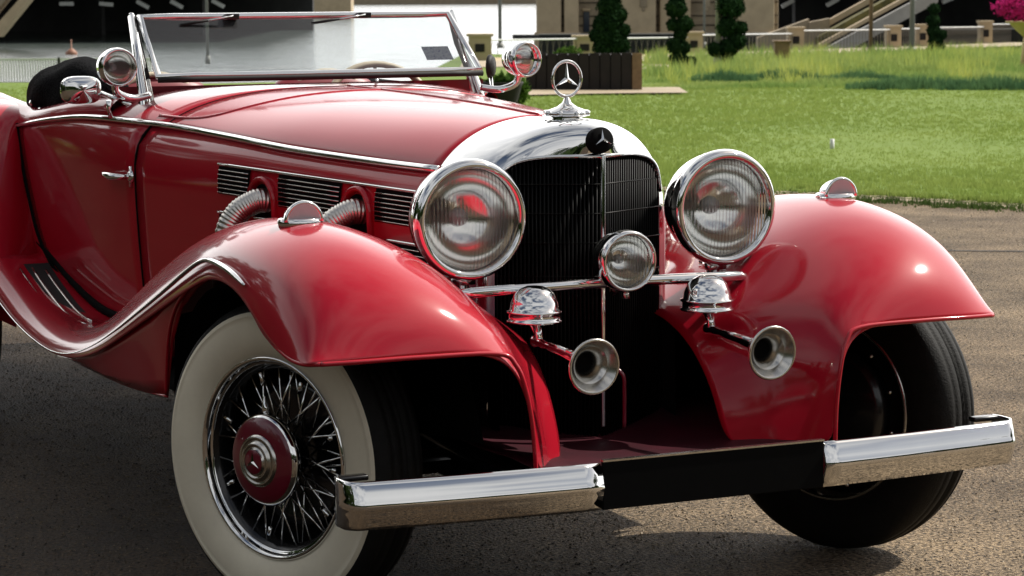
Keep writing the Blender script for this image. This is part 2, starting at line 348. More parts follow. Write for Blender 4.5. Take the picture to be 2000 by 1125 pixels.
# loose pebbles on the driveway
v = []; f1 = []; r = np.random.RandomState(77)
for _ in range(30000):
    if r.rand() < .75: d = 4.2+r.rand()**1.6*13; sdx = r.uniform(-.24, .24)*d
    else: d = r.uniform(4.2, 8); sdx = r.uniform(-.24, .24)*d
    q = at(sdx, d)
    if q.x < .3: continue
    h = r.uniform(.0010, .0034)*(1+.05*d); a = r.uniform(0, 6.28); k = len(v)
    if (q-C0).dot(FH) > np.interp(sdx, E2[:, 0], E2[:, 1])-.2: continue
    for j in range(3): v.append((q.x+h*1.4*math.cos(a+j*2.1), q.y+h*1.4*math.sin(a+j*2.1), -.001))
    v.append((q.x, q.y, h)); f1 += [(k, k+1, k+3), (k+1, k+2, k+3), (k+2, k, k+3)]
tag(mesh('gravel', v, f1, mat('pebbles', (.42, .35, .26), .8, col2=(.06, .05, .04), scale=30, thresh=(.45, .55)), smooth=False, kind='stuff'), 'loose gravel grains scattered over the worn driveway', 'gravel')
v = []; f1 = []; r = np.random.RandomState(78)
for _ in range(16000):
    d = r.uniform(4.2, 11); sdx = r.uniform(-.24, .05)*d; q = at(sdx, d)
    if q.x > .4: continue
    h = r.uniform(.0015, .0042); a = r.uniform(0, 6.28); k = len(v)
    for j in range(3): v.append((q.x+h*1.5*math.cos(a+j*2.1), q.y+h*1.5*math.sin(a+j*2.1), -.001))
    v.append((q.x, q.y, h)); f1 += [(k, k+1, k+3), (k+1, k+2, k+3), (k+2, k, k+3)]
tag(mesh('gravel', v, f1, mat('brown_grit', (.17, .13, .085), .9, col2=(.012, .010, .008), scale=26, thresh=(.45, .55)), smooth=False, kind='stuff'), 'dark brown grit on the asphalt coloured shade-dark beside the near front wheel', 'gravel')
# water, far bank, buoy
wat = bpy.data.materials.new('lake_water'); wat.use_nodes = True
nn = wat.node_tree.nodes; ll = wat.node_tree.links; pb = nn['Principled BSDF']; pb.inputs['Base Color'].default_value = (.10, .12, .11, 1); pb.inputs['Roughness'].default_value = .10
c = nn.new('ShaderNodeTexCoord'); mpp = nn.new('ShaderNodeMapping'); mpp.inputs['Rotation'].default_value = (0, 0, YAW); mpp.inputs['Scale'].default_value = (.55, 1.0, 1)
z = nn.new('ShaderNodeTexNoise'); z.inputs['Scale'].default_value = .8; z.inputs['Detail'].default_value = 6
bp = nn.new('ShaderNodeBump'); bp.inputs['Strength'].default_value = 1; bp.inputs['Distance'].default_value = .35
ll.new(c.outputs['Object'], mpp.inputs[0]); ll.new(mpp.outputs[0], z.inputs[0]); ll.new(z.outputs[0], bp.inputs['Height']); ll.new(bp.outputs[0], pb.inputs['Normal'])
WZ = -3.0
mesh('lake', [at(-600, 40, WZ), at(600, 40, WZ), at(900, 2500, WZ), at(-900, 2500, WZ)], [(0, 1, 2, 3)], wat, kind='structure', smooth=False)
fb = MB(); fb.box(at(0, 560, WZ+1.3), (1200, 40, 3.4), ROTZ); fb.out('far_bank', M['stoned'], kind='structure', smooth=False)
by = empty('buoy', at(ps(145, 165), 165, WZ)); tag(by, 'small orange cone buoy floating on the lake at left', 'buoy')
M['orange'] = mat('faded_orange', (.28, .13, .08), .6, var=.1)
MB().lathe([(0, -.2), (.36, -.1), (.40, .12), (.20, .32), (.05, .42), (.04, .95), (0, .97)], (0, 0, 0), (0, 0, 1), 16).out('float', M['orange'], by)

# left bank railing
lr = empty('bank_railing', at(ps(80, 52), 52, gz(52)-.02)); tag(lr, 'low pale metal railing along the water behind the folded soft top', 'railing')
L0 = lr.location
def lloc(s, z, d=52.0): return at(s, d, gz(52)+z)-L0
sA, sB = ps(-120, 52), ps(300, 52)
pk = MB()
for s in np.arange(sA, sB, .055): pk.box(lloc(s, .27), (.022, .02, .46), ROTZ)
pk.out('railing_bars', M['whiterail'], lr, smooth=False, kind='stuff')
for z in (.04, .51): MB().box((lloc((sA+sB)/2, z)), (sB-sA, .04, .035), ROTZ).out('rail', M['whiterail'], lr, smooth=False)
for s in np.arange(sA, sB, 1.25): MB().box(lloc(s, .27), (.05, .05, .56), ROTZ).out('railing_post', M['iron'], lr, smooth=False)

# balustrade with stone pillars
bl = empty('balustrade', at(ps(1560, 101), 101, gz(101))); tag(bl, 'long grey iron balustrade with square beige stone pillars at the lawn end', 'fence')
B0 = bl.location
PL = [(940, 118, 62), (1143, 114, 66), (1355, 110, 60), (1553, 104, 52), (1743, 99, 50), (1799, 97, 48), (1922, 92, 42), (2070, 86, 36)]
pts = []
for px, yb, yt in PL:
    d = pd(yb); s = ps(px, d); z0 = gz(d)-.03; h = (yb-yt)/5000*d; w = .62 if px > 1200 else .72
    q = MB(); q.box(at(s, d, z0+h*.46)-B0, (w, w, h*.92), ROTZ); q.box(at(s, d, z0+h*.96)-B0, (w*1.18, w*1.18, h*.09), ROTZ); q.box(at(s, d, z0+.06)-B0, (w*1.12, w*1.12, .14), ROTZ)
    pl = q.out('pillar', M['stone'], bl, smooth=False)
    MB().box(at(s, d-w/2-.012, z0+h*.52)-B0, (w*.42, .02, h*.28), ROTZ).out('pillar_vent', M['wood'], pl, smooth=False)
    pts.append((s, d, z0, h, w))
for (s0, d0, z0, h0, w0), (s1, d1, z1, h1, w1) in zip(pts, pts[1:]):
    A = at(s0, d0, z0)-B0; Bv = at(s1, d1, z1)-B0; Ld = (Bv-A); n_ = max(2, int(Ld.length/.34)); hh = min(h0, h1)
    MB().tube([A+Vector((0, 0, hh*.86)), Bv+Vector((0, 0, hh*.86))], .030, 6).out('handrail', M['whiterail'], bl, smooth=False)
    MB().tube([A+Vector((0, 0, .05)), Bv+Vector((0, 0, .05))], .10, 4).out('plinth', M['stone'], bl, smooth=False)
    q = MB()
    for i in range(n_):
        t = (i+.5)/n_; p = A.lerp(Bv, t); t2 = (i+1.1)/n_; p2 = A.lerp(Bv, t2)
        q.tube([p+Vector((0, 0, .1)), p.lerp(p2, .8)+Vector((0, 0, hh*.84))], .010, 4)
        q.tube([p.lerp(p2, .8)+Vector((0, 0, .1)), p+Vector((0, 0, hh*.84))], .010, 4)
    q.out('iron_lattice', M['lattice'], bl, smooth=False, kind='stuff')
# pale footpath in front of the balustrade, path in front of the planter
def strip(name, ptsl, w, m, dz=.05):
    v = []
    for px, py in ptsl:
        d = pd(py); p = at(ps(px, d), d, gz(d)+dz); v += [p, p+FH*w]
    mesh(name, v, [(2*i, 2*i+2, 2*i+3, 2*i+1) for i in range(len(ptsl)-1)], m, kind='structure', smooth=False)
strip('footpath', [(900, 132), (1150, 128), (1300, 121), (1420, 114), (1560, 110), (1700, 104), (1900, 97), (2080, 90)], 5.5, M['path'], .04)
strip('garden_path', [(900, 190), (1040, 190), (1150, 188), (1250, 187), (1345, 187)], 2.2, M['path'], .06)
strip('border_path', [(1180, 141), (1260, 140), (1330, 141), (1352, 142)], 4, M['path'], .07)

# lamp poles
for i, (px, yb, r_, lab) in enumerate(((410, 120, .05, 'slim grey pole seen above and through the windscreen'), (979, 92, .09, 'dark olive pole just left of the right-hand spotlight'), (1097, 80, .07, 'thin brown pole before the pale abutment left of the tall topiary'), (1376, 92, .06, 'slim dark pole between the second and third topiary'), (1403, 131, .075, 'pale grey pole standing in front of the third topiary'), (1700, 107, .075, 'thin brown pole before the stone ramp'), (1780, 107, .095, 'grey pole beside the two close pillars'))):
    d = pd(yb); z0 = gz(d)
    o = MB().tube([at(ps(px, d), d, z0), at(ps(px, d), d, z0+7)], r_, 10); o.tube([at(ps(px, d), d, z0), at(ps(px, d), d, z0+.25)], r_*1.6, 10)
    tag(o.out('lamp_pole', M['pole'] if i not in (2, 5) else M['woodl']), lab, 'pole', 'slim poles along the lake walk')

# topiaries: balls of clipped leaves on a stem
def leafball(name, c, R, m, par, n, ls, seed):
    r = np.random.RandomState(seed); v = []; f = []
    for _ in range(n):
        u = r.normal(size=3); u /= np.linalg.norm(u); q = R*(r.uniform(.72, 1.08)+.10*math.sin(u[0]*7+seed)*math.sin(u[2]*6)); p = Vector(c)+Vector(u*q)*1.0
        p.z = c[2]+(p.z-c[2])*.92
        a = Vector(r.normal(size=3)).normalized(); b_ = a.cross(Vector(u)).normalized(); k = len(v); s = ls*r.uniform(.6, 1.4)
        v += [p-a*s, p+b_*s*.6, p+a*s, p-b_*s*.6]; f.append((k, k+1, k+2, k+3))
    co = MB().lathe([(R*.72*math.sin(t), -R*.64*math.cos(t)) for t in np.linspace(0, PI, 8)], c, (0, 0, 1), 12)
    k = len(v); v += co.v; f += [tuple(i+k for i in q) for q in co.f]
    return mesh(name, v, f, m, par, smooth=False)
def topiary(px, yb, balls, lab, seed):
    d = pd(yb); e = empty('topiary_tree', at(ps(px, d), d, gz(d))); tag(e, lab, 'tree', 'clipped topiary trees')
    top = max((yb-b[1]) for b in balls)/5000*d
    MB().tube([(0, 0, -.05), (.03, .02, top*.5), (0, 0, top)], [.06, .05, .02], 8).out('trunk', M['bark'], e)
    for i, (bx, byy, br) in enumerate(balls):
        c = RH*((bx-px)/5000*d)+Vector((0, 0, (yb-byy)/5000*d)); R = br/5000*d
        leafball('foliage_ball', tuple(c), R, M['topiary'], e, 900, .05, seed+i)
topiary(1195, 128, [(1180, 90, 20), (1208, 84, 22), (1192, 70, 24), (1170, 68, 17), (1192, 42, 27), (1180, 46, 20), (1192, 12, 24), (1200, -14, 20), (1220, 58, 12), (1210, 30, 16)], 'tallest dark topiary rising behind the timber planter box', 11)
topiary(1332, 139, [(1326, 116, 17), (1349, 122, 11), (1322, 88, 17), (1338, 92, 10), (1330, 66, 12), (1338, 46, 16), (1316, 48, 12), (1321, 16, 20), (1326, -10, 12)], 'narrow dark topiary of stacked balls right of the planter', 31)
topiary(1425, 131, [(1420, 120, 13), (1399, 96, 15), (1440, 80, 17), (1424, 92, 18), (1420, 52, 21), (1447, 55, 13), (1426, 14, 28), (1412, -12, 20)], 'bushy dark topiary behind the pale grey pole', 51)
topiary(1826, 108, [(1828, 97, 16), (1816, 102, 8), (1826, 80, 14), (1822, 62, 13), (1838, 70, 10), (1820, 42, 13), (1822, 20, 11)], 'small dark topiary between the two close pillars and the right pillar', 71)

# dark timber planter box with planks
dp = pd(183); e = empty('timber_planter', at(ps(1142, dp), dp, gz(dp))); tag(e, 'long dark timber planter box behind the bonnet ornament', 'planter')
x0, x1 = (1028-1142)/5000*dp, (1256-1142)/5000*dp; hT = (183-102)/5000*dp
q = MB(); q.box(FH*.5+Vector((0, 0, hT*.48))+RH*((x0+x1)/2), (x1-x0-.04, .9, hT*.94), ROTZ); q.out('soil_box', M['wood'], e, smooth=False)
npk = 11
for i in range(npk):
    w = (x1-x0)/npk; MB().box(RH*(x0+(i+.5)*w)+FH*(.0+.008*(i % 2))+Vector((0, 0, hT*.5-.004*(i % 3))), (w-.015, .03, hT), ROTZ).out('plank', M['wood'] if i != npk-1 else M['woodl'], e, smooth=False)
def bush(name, px, yb, wpx, hpx, lab, m, cat, seed, n=1400, ls=.07, grp=None, d=None, z0=None):
    d = d or pd(yb); e = empty(name, at(ps(px, d), d, gz(d) if z0 is None else z0)); tag(e, lab, cat, grp)
    R = wpx/5000*d/2; H = hpx/5000*d; r = np.random.RandomState(seed); v = []; f = []
    for _ in range(n):
        u = r.normal(size=3); u /= np.linalg.norm(u); q = r.uniform(.5, 1.1); p = Vector((u[0]*R*q, u[1]*R*q, H*.5+u[2]*H*.5*q)); a = Vector(r.normal(size=3)).normalized(); b_ = a.cross(Vector((0, .3, 1))).normalized(); k = len(v); s = ls*r.uniform(.5, 1.4)
        v += [p-a*s, p+b_*s*.5, p+a*s, p-b_*s*.5]; f.append((k, k+1, k+2, k+3))
    mesh('foliage', v, f, m, e, smooth=False)
    MB().tube([(0, 0, -.02), (0, 0, H*.6)], .03, 6).out('stem', M['bark'], e)
bush('leafy_shrub', 985, 205, 95, 62, 'small green shrub in a dark tub behind the right-hand spotlight arm', M['shrub'], 'shrub', 5)
q = MB(); dd = pd(205)-.4; q.lathe([(.22, 0), (.30, .3), (.33, .36), (.28, .36)], at(ps(980, dd), dd, gz(dd)), (0, 0, 1), 20); tag(q.out('tub', M['wood']), 'dark plant tub under the small shrub beside the timber planter', 'plant pot')
bush('leafy_shrub', 1112, 122, 60, 32, 'light green shrub showing between planter top and balustrade', M['shrub'], 'shrub', 6, n=600)
# bougainvillea in a pale bowl
db = 62; q = MB(); q.lathe([(.05, 0), (.12, .02), (.32, .20), (.52, .40), (.58, .42), (.56, .38), (.1, .3)], at(ps(2008, db), db, pz(78, db)), (0, 0, 1), 28)
q.tube([at(ps(2008, db), db, gz(db)), at(ps(2008, db), db, pz(77, db)+.02)], [.22, .14], 12)
tag(q.out('bowl_planter', mat('yellow_stone', (.55, .43, .20), .8, var=.1, scale=5)), 'pale yellow bowl planter on a pedestal at the right edge', 'planter')
bush('bougainvillea', 2003, 45, 130, 62, 'magenta bougainvillea flowering in the yellow bowl at top right', M['magenta'], 'flowering plant', 8, n=1600, ls=.06, d=db, z0=pz(46, db))

# bridge abutment (beige masonry with pilasters)
D = 150; ab = empty('bridge_abutment', at(ps(1290, D), D, WZ)); tag(ab, 'beige masonry bridge abutment with flat pilasters behind the topiaries', 'building')
A0 = ab.location
def abx(px0, px1, py0, py1, d, depth, name, m):
    q = MB(); bbox(q, px0, px1, py0, py1, d, depth); q.v = [p-A0 for p in q.v]; return q.out(name, m, ab, smooth=False, bevel=.05)
abx(1056, 1520, -260, 95, D+1.2, 12, 'wall', M['stoned'])
for px0, px1, k in ((1050, 1098, 0), (1104, 1132, 0), (1212, 1282, 0), (1290, 1350, .5), (1438, 1512, .2)):
    abx(px0, px1, -260, 95, D+k, 1.6-k, 'pilaster', M['stone'])
    abx(px0-4, px1+4, 62, 95, D+k-.15, 1.7-k, 'pilaster_base', M['stone'])
abx(1141, 1153, 22, 62, D+1.1, .3, 'window', mat('dark_window_glass', (.03, .04, .06), .1))
abx(1139, 1155, 16, 21, D+1.0, .4, 'window_lintel', M['stone'])
for px in (1258, 1380):
    abx(px-7, px+7, -20, 14, D-.1, .3, 'ornament_panel', M['stoned']); abx(px-3, px+3, 14, 22, D-.1, .3, 'ornament_drop', M['stoned'])
abx(1003, 1245, 66, 76, D-20, .8, 'coping', M['darkconc'])
for yy in (4, 30, 48):
    for k in (0, 1): abx(1056, 1519, yy+k*1.2, yy+k*1.2+.6, D+1.12, .2, 'course_line', M['wood'])
# bridge: deck overhead with deep shadowed space under it
def bridge(name, px0, px1, d, deckz, lab, backz, fix):
    e = empty(name, at(ps((px0+px1)/2, d), d, WZ)); tag(e, lab, 'bridge'); E0 = e.location; s0, s1 = ps(px0, d), ps(px1, d)
    def bx_(s, dd, z, dim, nm, m): MB().box(at(s, dd, z)-E0, dim, ROTZ).out(nm, m, e, smooth=False)
    bx_((s0+s1)/2, d+24, deckz+1.5, (s1-s0, 50, 3), 'deck', M['concrete'])
    bx_((s0+s1)/2, d+48, (WZ+deckz)/2, (s1-s0, 1.5, deckz-WZ), 'added_shade_wall', M['darkconc'])  # dark wall added under the deck, its colour standing in for shade
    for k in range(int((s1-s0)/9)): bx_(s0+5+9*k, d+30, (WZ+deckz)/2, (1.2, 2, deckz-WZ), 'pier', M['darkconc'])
    for px, py, sl in fix:
        s = ps(px, d+3); z = pz(py, d+3); R3 = ROTZ @ Matrix.Rotation(sl, 3, 'Y')
        MB().box(at(s, d+3, z)-E0, (1.0*d/190, .5, .28*d/190), R3).out('bracket', M['whiterail'], e, smooth=False)
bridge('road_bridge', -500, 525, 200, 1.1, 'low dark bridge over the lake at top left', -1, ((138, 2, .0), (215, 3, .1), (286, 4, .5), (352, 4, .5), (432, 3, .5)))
bridge('road_bridge', 1515, 2500, 160, 1.2, 'dark bridge span behind the ramp at top right', -1, ((1538, 8, -.5), (1625, 6, -.5), (1850, 2, -.4)))
# beige quay wall left of centre, seen above the windscreen
q = MB(); bbox(q, 505, 690, -40, 20, 330, 6, WZ-.5); tag(q.out('quay_wall', M['stone'], smooth=False), 'beige quay wall seen just above the windscreen', 'wall')
sp_ = empty('sloping_pier', at(ps(-10, 180), 180, WZ)); tag(sp_, 'pair of sloping beige stone beams at the top left corner over the water', 'pier')
for o_, w_, mm in ((0, 26, 'stone'), (-42, 22, 'stoned')):
    v = []
    for dd in (180, 182):
        for px, py in ((-22+o_, 66), (-22+o_+w_, 66), (95+o_+w_*.6, -60), (95+o_, -60)): v.append(at(ps(px, 180), dd, pz(py, 180))-sp_.location)
    mesh('beam', v, [(3, 2, 1, 0), (4, 5, 6, 7), (0, 1, 5, 4), (1, 2, 6, 5), (2, 3, 7, 6), (3, 0, 4, 7)], M[mm], sp_, smooth=False)
q = MB(); bbox(q, 1535, 2300, 60, 130, 131, 3, WZ-.5); bbox(q, 1055, 1535, 66, 130, 126, 2, WZ-.5)  # near-black wall added as a backdrop to the balustrade
tag(q.out('dark_backdrop', M['darkbackdrop'], smooth=False), 'near-black wall added as a backdrop directly behind the balustrade', 'wall')
# ramp with planted strips beyond the balustrade
rp = empty('stone_ramp', at(ps(1700, 118), 118, WZ)); tag(rp, 'sloping stone ramp with planted strip rising to the right behind the balustrade', 'ramp'); R0 = rp.location
def slab(pa, pb, t0, t1, d, dep, nm, m):    # parallelogram from pixel pa to pb, thickness in px downward t0..t1
    v = []
    for dd in (d, d+dep):
        for (px, py), o in ((pa, t0), (pb, t0), (pb, t1), (pa, t1)): v.append(at(ps(px, d), dd, pz(py+o, d))-R0)
    mesh(nm, v, [(0, 1, 2, 3), (7, 6, 5, 4), (0, 4, 5, 1), (1, 5, 6, 2), (2, 6, 7, 3), (3, 7, 4, 0)], m, rp, smooth=False)
slab((1600, 88), (1830, -35), 14, 42, 116, .5, 'parapet', M['concrete'])
slab((1598, 78), (1830, -48), 10, 18, 117, .6, 'ledge', M['stone'])
slab((1596, 66), (1830, -62), 8, 22, 118, 1.2, 'planting_strip', M['drystrip'])
slab((1590, 56), (1830, -76), 0, 12, 119.5, .6, 'upper_wall', M['stone'])
slab((1580, 70), (1620, 62), -25, 50, 118.8, .8, 'ramp_end', M['stoned'])
slab((1480, 66), (1580, 30), 8, 70, 119, .8, 'ramp_foot', M['stoned'])

# dark treeline beyond and around (mirrored in the chrome)
M['treeline'] = leafmat('treeline_leaves', (.035, .055, .018), (.012, .022, .008), .25, .2)
v = []; f = []
r = np.random.RandomState(9)
for k in range(46):
    a = PI*.40+PI*1.38*k/45; rad = (40 if k < 30 else 27)+r.uniform(-5, 8); cx, cy = CAM.x+rad*math.sin(a+YAW), CAM.y+rad*math.cos(a+YAW); h = r.uniform(6, 12); R = r.uniform(4, 6.5)
    for _ in range(420):
        u = r.normal(size=3); u /= np.linalg.norm(u); q = r.uniform(.75, 1.08); p = Vector((cx+u[0]*R*q, cy+u[1]*R*q, h*.5+u[2]*h*.52*q)); a_ = Vector(r.normal(size=3)).normalized(); b_ = a_.cross(Vector(u)).normalized(); kk = len(v); s = .75*r.uniform(.5, 1.4)
        v += [p-a_*s, p+b_*s*.7, p+a_*s, p-b_*s*.7]; f.append((kk, kk+1, kk+2, kk+3))
tl = mesh('treeline', v, f, M['treeline'], smooth=False, kind='stuff'); tag(tl, 'green treeline across the driveway, mirrored in the chrome grille shell', 'trees')
mesh('verge', [at(-90, -28, .012), at(90, -28, .012), at(120, -95, .012), at(-120, -95, .012)], [(0, 1, 2, 3)], M['verge'], kind='structure', smooth=False)


# ================================================================ THE CAR
car = empty('vintage_car', (0, 0, 0))
tag(car, 'red 1930s open roadster with whitewall wire wheels, chrome grille and two big round headlights', 'car')
Wt = [(-.2, .235), (.1, .305), (.4, .378), (.8, .47), (1.2, .565), (1.5, .63), (1.7, .665), (2.0, .69), (2.45, .71), (3.0, .70), (3.6, .62)]
Zt = [(.1, 1.136), (.4, 1.150), (.8, 1.161), (1.2, 1.167), (1.5, 1.168), (1.75, 1.163), (3.6, 1.15)]
BZ = [(.1, 1.014), (.41, 1.022), (.76, 1.035), (1.04, 1.051), (1.5, 1.072), (1.84, 1.076), (2.12, 1.057), (2.43, 1.024), (2.7, .99)]
Z0 = .93
def NSf(y): return sm(y, [(.1, 2.0), (.8, 2.3), (1.35, 2.5), (1.7, 3.6), (2.1, 5.0)])
def Z0f(y): return sm(y, [(.1, .895), (.8, .93), (1.5, .93)])
def sec(y, z, sx=1):        # x of body skin at height z
    w = sm(y, Wt); Z0 = Z0f(y); NS = NSf(y)
    if z <= Z0: return sx*(w-.035*max(0, (Z0-z)/.5)**1.5)
    r = min(1, (z-Z0)/(sm(y, Zt)-Z0)); return sx*w*(max(0, 1-r**NS))**(1/NS)
def secp(y, a):             # point on upper arc by angle a (0 side, pi/2 top)
    w = sm(y, Wt); Z0 = Z0f(y); NS = NSf(y); h = sm(y, Zt)-Z0
    return (w*max(0, math.cos(a))**(2/NS), y, Z0+h*max(0, math.sin(a))**(2/NS))
def abelt(y):
    Z0 = Z0f(y); NS = NSf(y); h = sm(y, Zt)-Z0; return math.asin(min(1, ((sm(y, BZ)-Z0)/h)**(NS/2)))
# bonnet (upper skin between the belt mouldings)
rows = []
for y in np.linspace(.145, 1.42, 30):
    a0 = abelt(y); r = []
    A = list(np.linspace(a0, PI/2, 18))
    R_ = [secp(y, a) for a in A]
    R_ = [(x+0, yy+0, z-.0) for x, yy, z in R_]
    L_ = [(-x, yy, z) for x, yy, z in R_]
    rows.append(L_+R_[::-1][1:])
bn = MB().grid(rows).out('bonnet', M['paint'], car, solid=.004)
# cowl behind the bonnet, up to the dashboard edge
rows = []
for y in np.linspace(1.425, 1.78, 9):
    a0 = abelt(y); A = list(np.linspace(a0, PI/2, 18)); R_ = [secp(y, a) for a in A]
    rows.append([(-x, yy, z) for x, yy, z in R_]+R_[::-1][1:])
MB().grid(rows).out('cowl', M['paint'], car, solid=.006)
# centre bonnet hinge and seams
MB().tube([(0, y, sm(y, Zt)+.001) for y in np.linspace(.17, 1.42, 20)], .0035, 6).out('bonnet_hinge', M['paint'], car)
for nm, yy in (('bonnet_seam', 1.4225),):
    MB().tube([(-secp(yy, a)[0], yy, secp(yy, a)[2]-.001) for a in np.linspace(abelt(yy), PI/2, 20)]+[(secp(yy, a)[0], yy, secp(yy, a)[2]-.001) for a in np.linspace(PI/2, abelt(yy), 20)][1:], .0028, 6).out(nm, M['blackmat'], car)
# raised ridge that sweeps across the cowl
rid = [(-.545, 1.50), (-.47, 1.30), (-.36, 1.22), (-.18, 1.18), (0, 1.17), (.18, 1.18), (.36, 1.22), (.47, 1.30), (.545, 1.50)]
def topz(x, y):
    w = sm(y, Wt); Z0 = Z0f(y); NS = NSf(y); h = sm(y, Zt)-Z0; return Z0+h*max(0, 1-min(1, abs(x)/w)**NS)**(1/NS)
MB().tube([(p.x, p.y, topz(p.x, p.y)-.003) for p in spline([(a, b, 0) for a, b in rid], 6)], .0065, 8).out('cowl_ridge', M['paint'], car)
# lower body side skins
def side_panel(name, y0, y1, zt, zb, sx, m, off=0, n=16, nz_=10, **k):
    rows = []
    for y in np.linspace(y0, y1, n):
        a, b = zt(y), zb(y)
        rows.append([(sx*(sec(y, z)+off), y, z) for z in np.linspace(a, b, nz_)])
    return MB().grid(rows, flip=sx > 0).out(name, m, car, **k)
belt = lambda y: sm(y, BZ)
DF = 1.478  # door front edge
def drear(z):  # rear edge of door (y at height z)
    return sm(z, [(.40, 1.60), (.48, 1.76), (.54, 2.02), (.66, 2.24), (.80, 2.33), (1.03, 2.43)])
for sx in (-1, 1):
    side_panel('bonnet_side', .145, 1.476, belt, lambda y: .42, sx, M['paint'], n=26, nz_=12, solid=.003)
    MB().tube([(sx*(sec(1.480, z)+.002), 1.480, z) for z in np.linspace(.44, 1.065, 24)], .0042, 6).out('door_gap', M['blackmat'], car)
    # sill and quarter skin behind the door panel
    side_panel('body_side', 1.488, 3.3, lambda y: sm(y, [(1.48, 1.068), (2.43, 1.03), (2.7, 1.02), (3.3, .98)]), lambda y: .40, sx, M['blackmat'], off=-.022, n=24)
    # door skin
    rows = []
    for z in np.linspace(1.0, 0.0, 22):
        zz = .425+(belt(1.5)-.425)*z
        y1 = drear(zz)-.006; row = []
        for t in np.linspace(0, 1, 16):
            y = DF+.004+(y1-DF-.004)*t; q = min(zz, .425+(belt(y)-.425)*z)
            row.append((sx*(sec(y, q)), y, q))
        rows.append(row)
    d = MB().grid(rows, flip=sx < 0).out('door', M['paint'], car, solid=.003)
    # handle
    hy, hz = 1.50, .922; hx = sec(hy, hz)
    h = MB(); h.lathe([(0, .012), (.010, .011), (.016, .006), (.018, 0)], (sx*(hx+.004), hy, hz), (sx, 0, 0), 16)
    h.box((sx*(hx+.006), hy, hz), (.008, .014, .058))
    h.tube([(sx*(hx+.006), hy, hz), (sx*(hx+.045), hy+.004, hz), (sx*(hx+.056), hy+.03, hz), (sx*(hx+.056), hy+.09, hz+.002), (sx*(hx+.050), hy+.135, hz+.003)], [.008, .009, .011, .010, .004], 10)
    h.out('door_handle', M['chrome'], d)
    MB().tube([(sx*(sec(drear(z), z)+.003), drear(z)+.004, z) for z in np.linspace(.44, 1.03, 24)], .0085, 6).out('door_gap', M['blackmat'], car)
    MB().tube([(sx*(sec(y, .5)+.010), y, sm(y, [(1.4, .4955), (1.72, .4985), (1.98, .556), (2.2, .627), (2.32, .66)])+.012) for y in np.linspace(1.30, 2.30, 24)], .012, 6).out('sill_shadow_gap', M['blackmat'], car)  # black tube stands in for the shadow between door and running board
    # quarter panel between door and rear fender
    rows = []
    for z in np.linspace(1.03, .40, 14):
        rows.append([(sx*(sec(y, z)), y, z) for y in np.linspace(drear(z)+.006, drear(z)+.35, 6)])
    MB().grid(rows, flip=sx < 0).out('quarter_panel', M['paint'], car, solid=.006)
    # belt moulding
    P = [(sx*(sec(y, belt(y))+.004), y, belt(y)) for y in np.linspace(.15, 2.45, 50)]
    MB().tube(P, [.013-.004*max(0, (y-1.8)/.65) for y in np.linspace(.15, 2.45, 50)], 10, flat=.75).out('belt_moulding', M['chrome'], car)
    # door top / cockpit rail above the belt
    rows = []
    for y in np.linspace(1.72, 2.9, 22):
        b = belt(y) if y < 2.45 else 1.03; h_ = sm(y, [(1.72, .06), (1.85, .058), (2.1, .055), (2.35, .05), (2.9, .08)])
        x0 = sec(y, b); r = []
        for t in np.linspace(0, 1, 9):
            a = t*PI*.62; r.append((sx*(x0-.055*(1-math.cos(a))), y, b+h_*math.sin(a)))
        r.append((sx*(x0-.10), y, b-.10)); rows.append(r)
    MB().grid(rows, flip=sx > 0).out('cockpit_rail', M['paint'], car)
    MB().tube([(sx*(sec(y, belt(y))-.045), y, belt(y)+sm(y, [(1.72, .06), (1.85, .058), (2.1, .055), (2.35, .05)])+.002) for y in np.linspace(1.75, 2.2, 12)], .0045, 8).out('door_top_trim', M['chrome'], car)
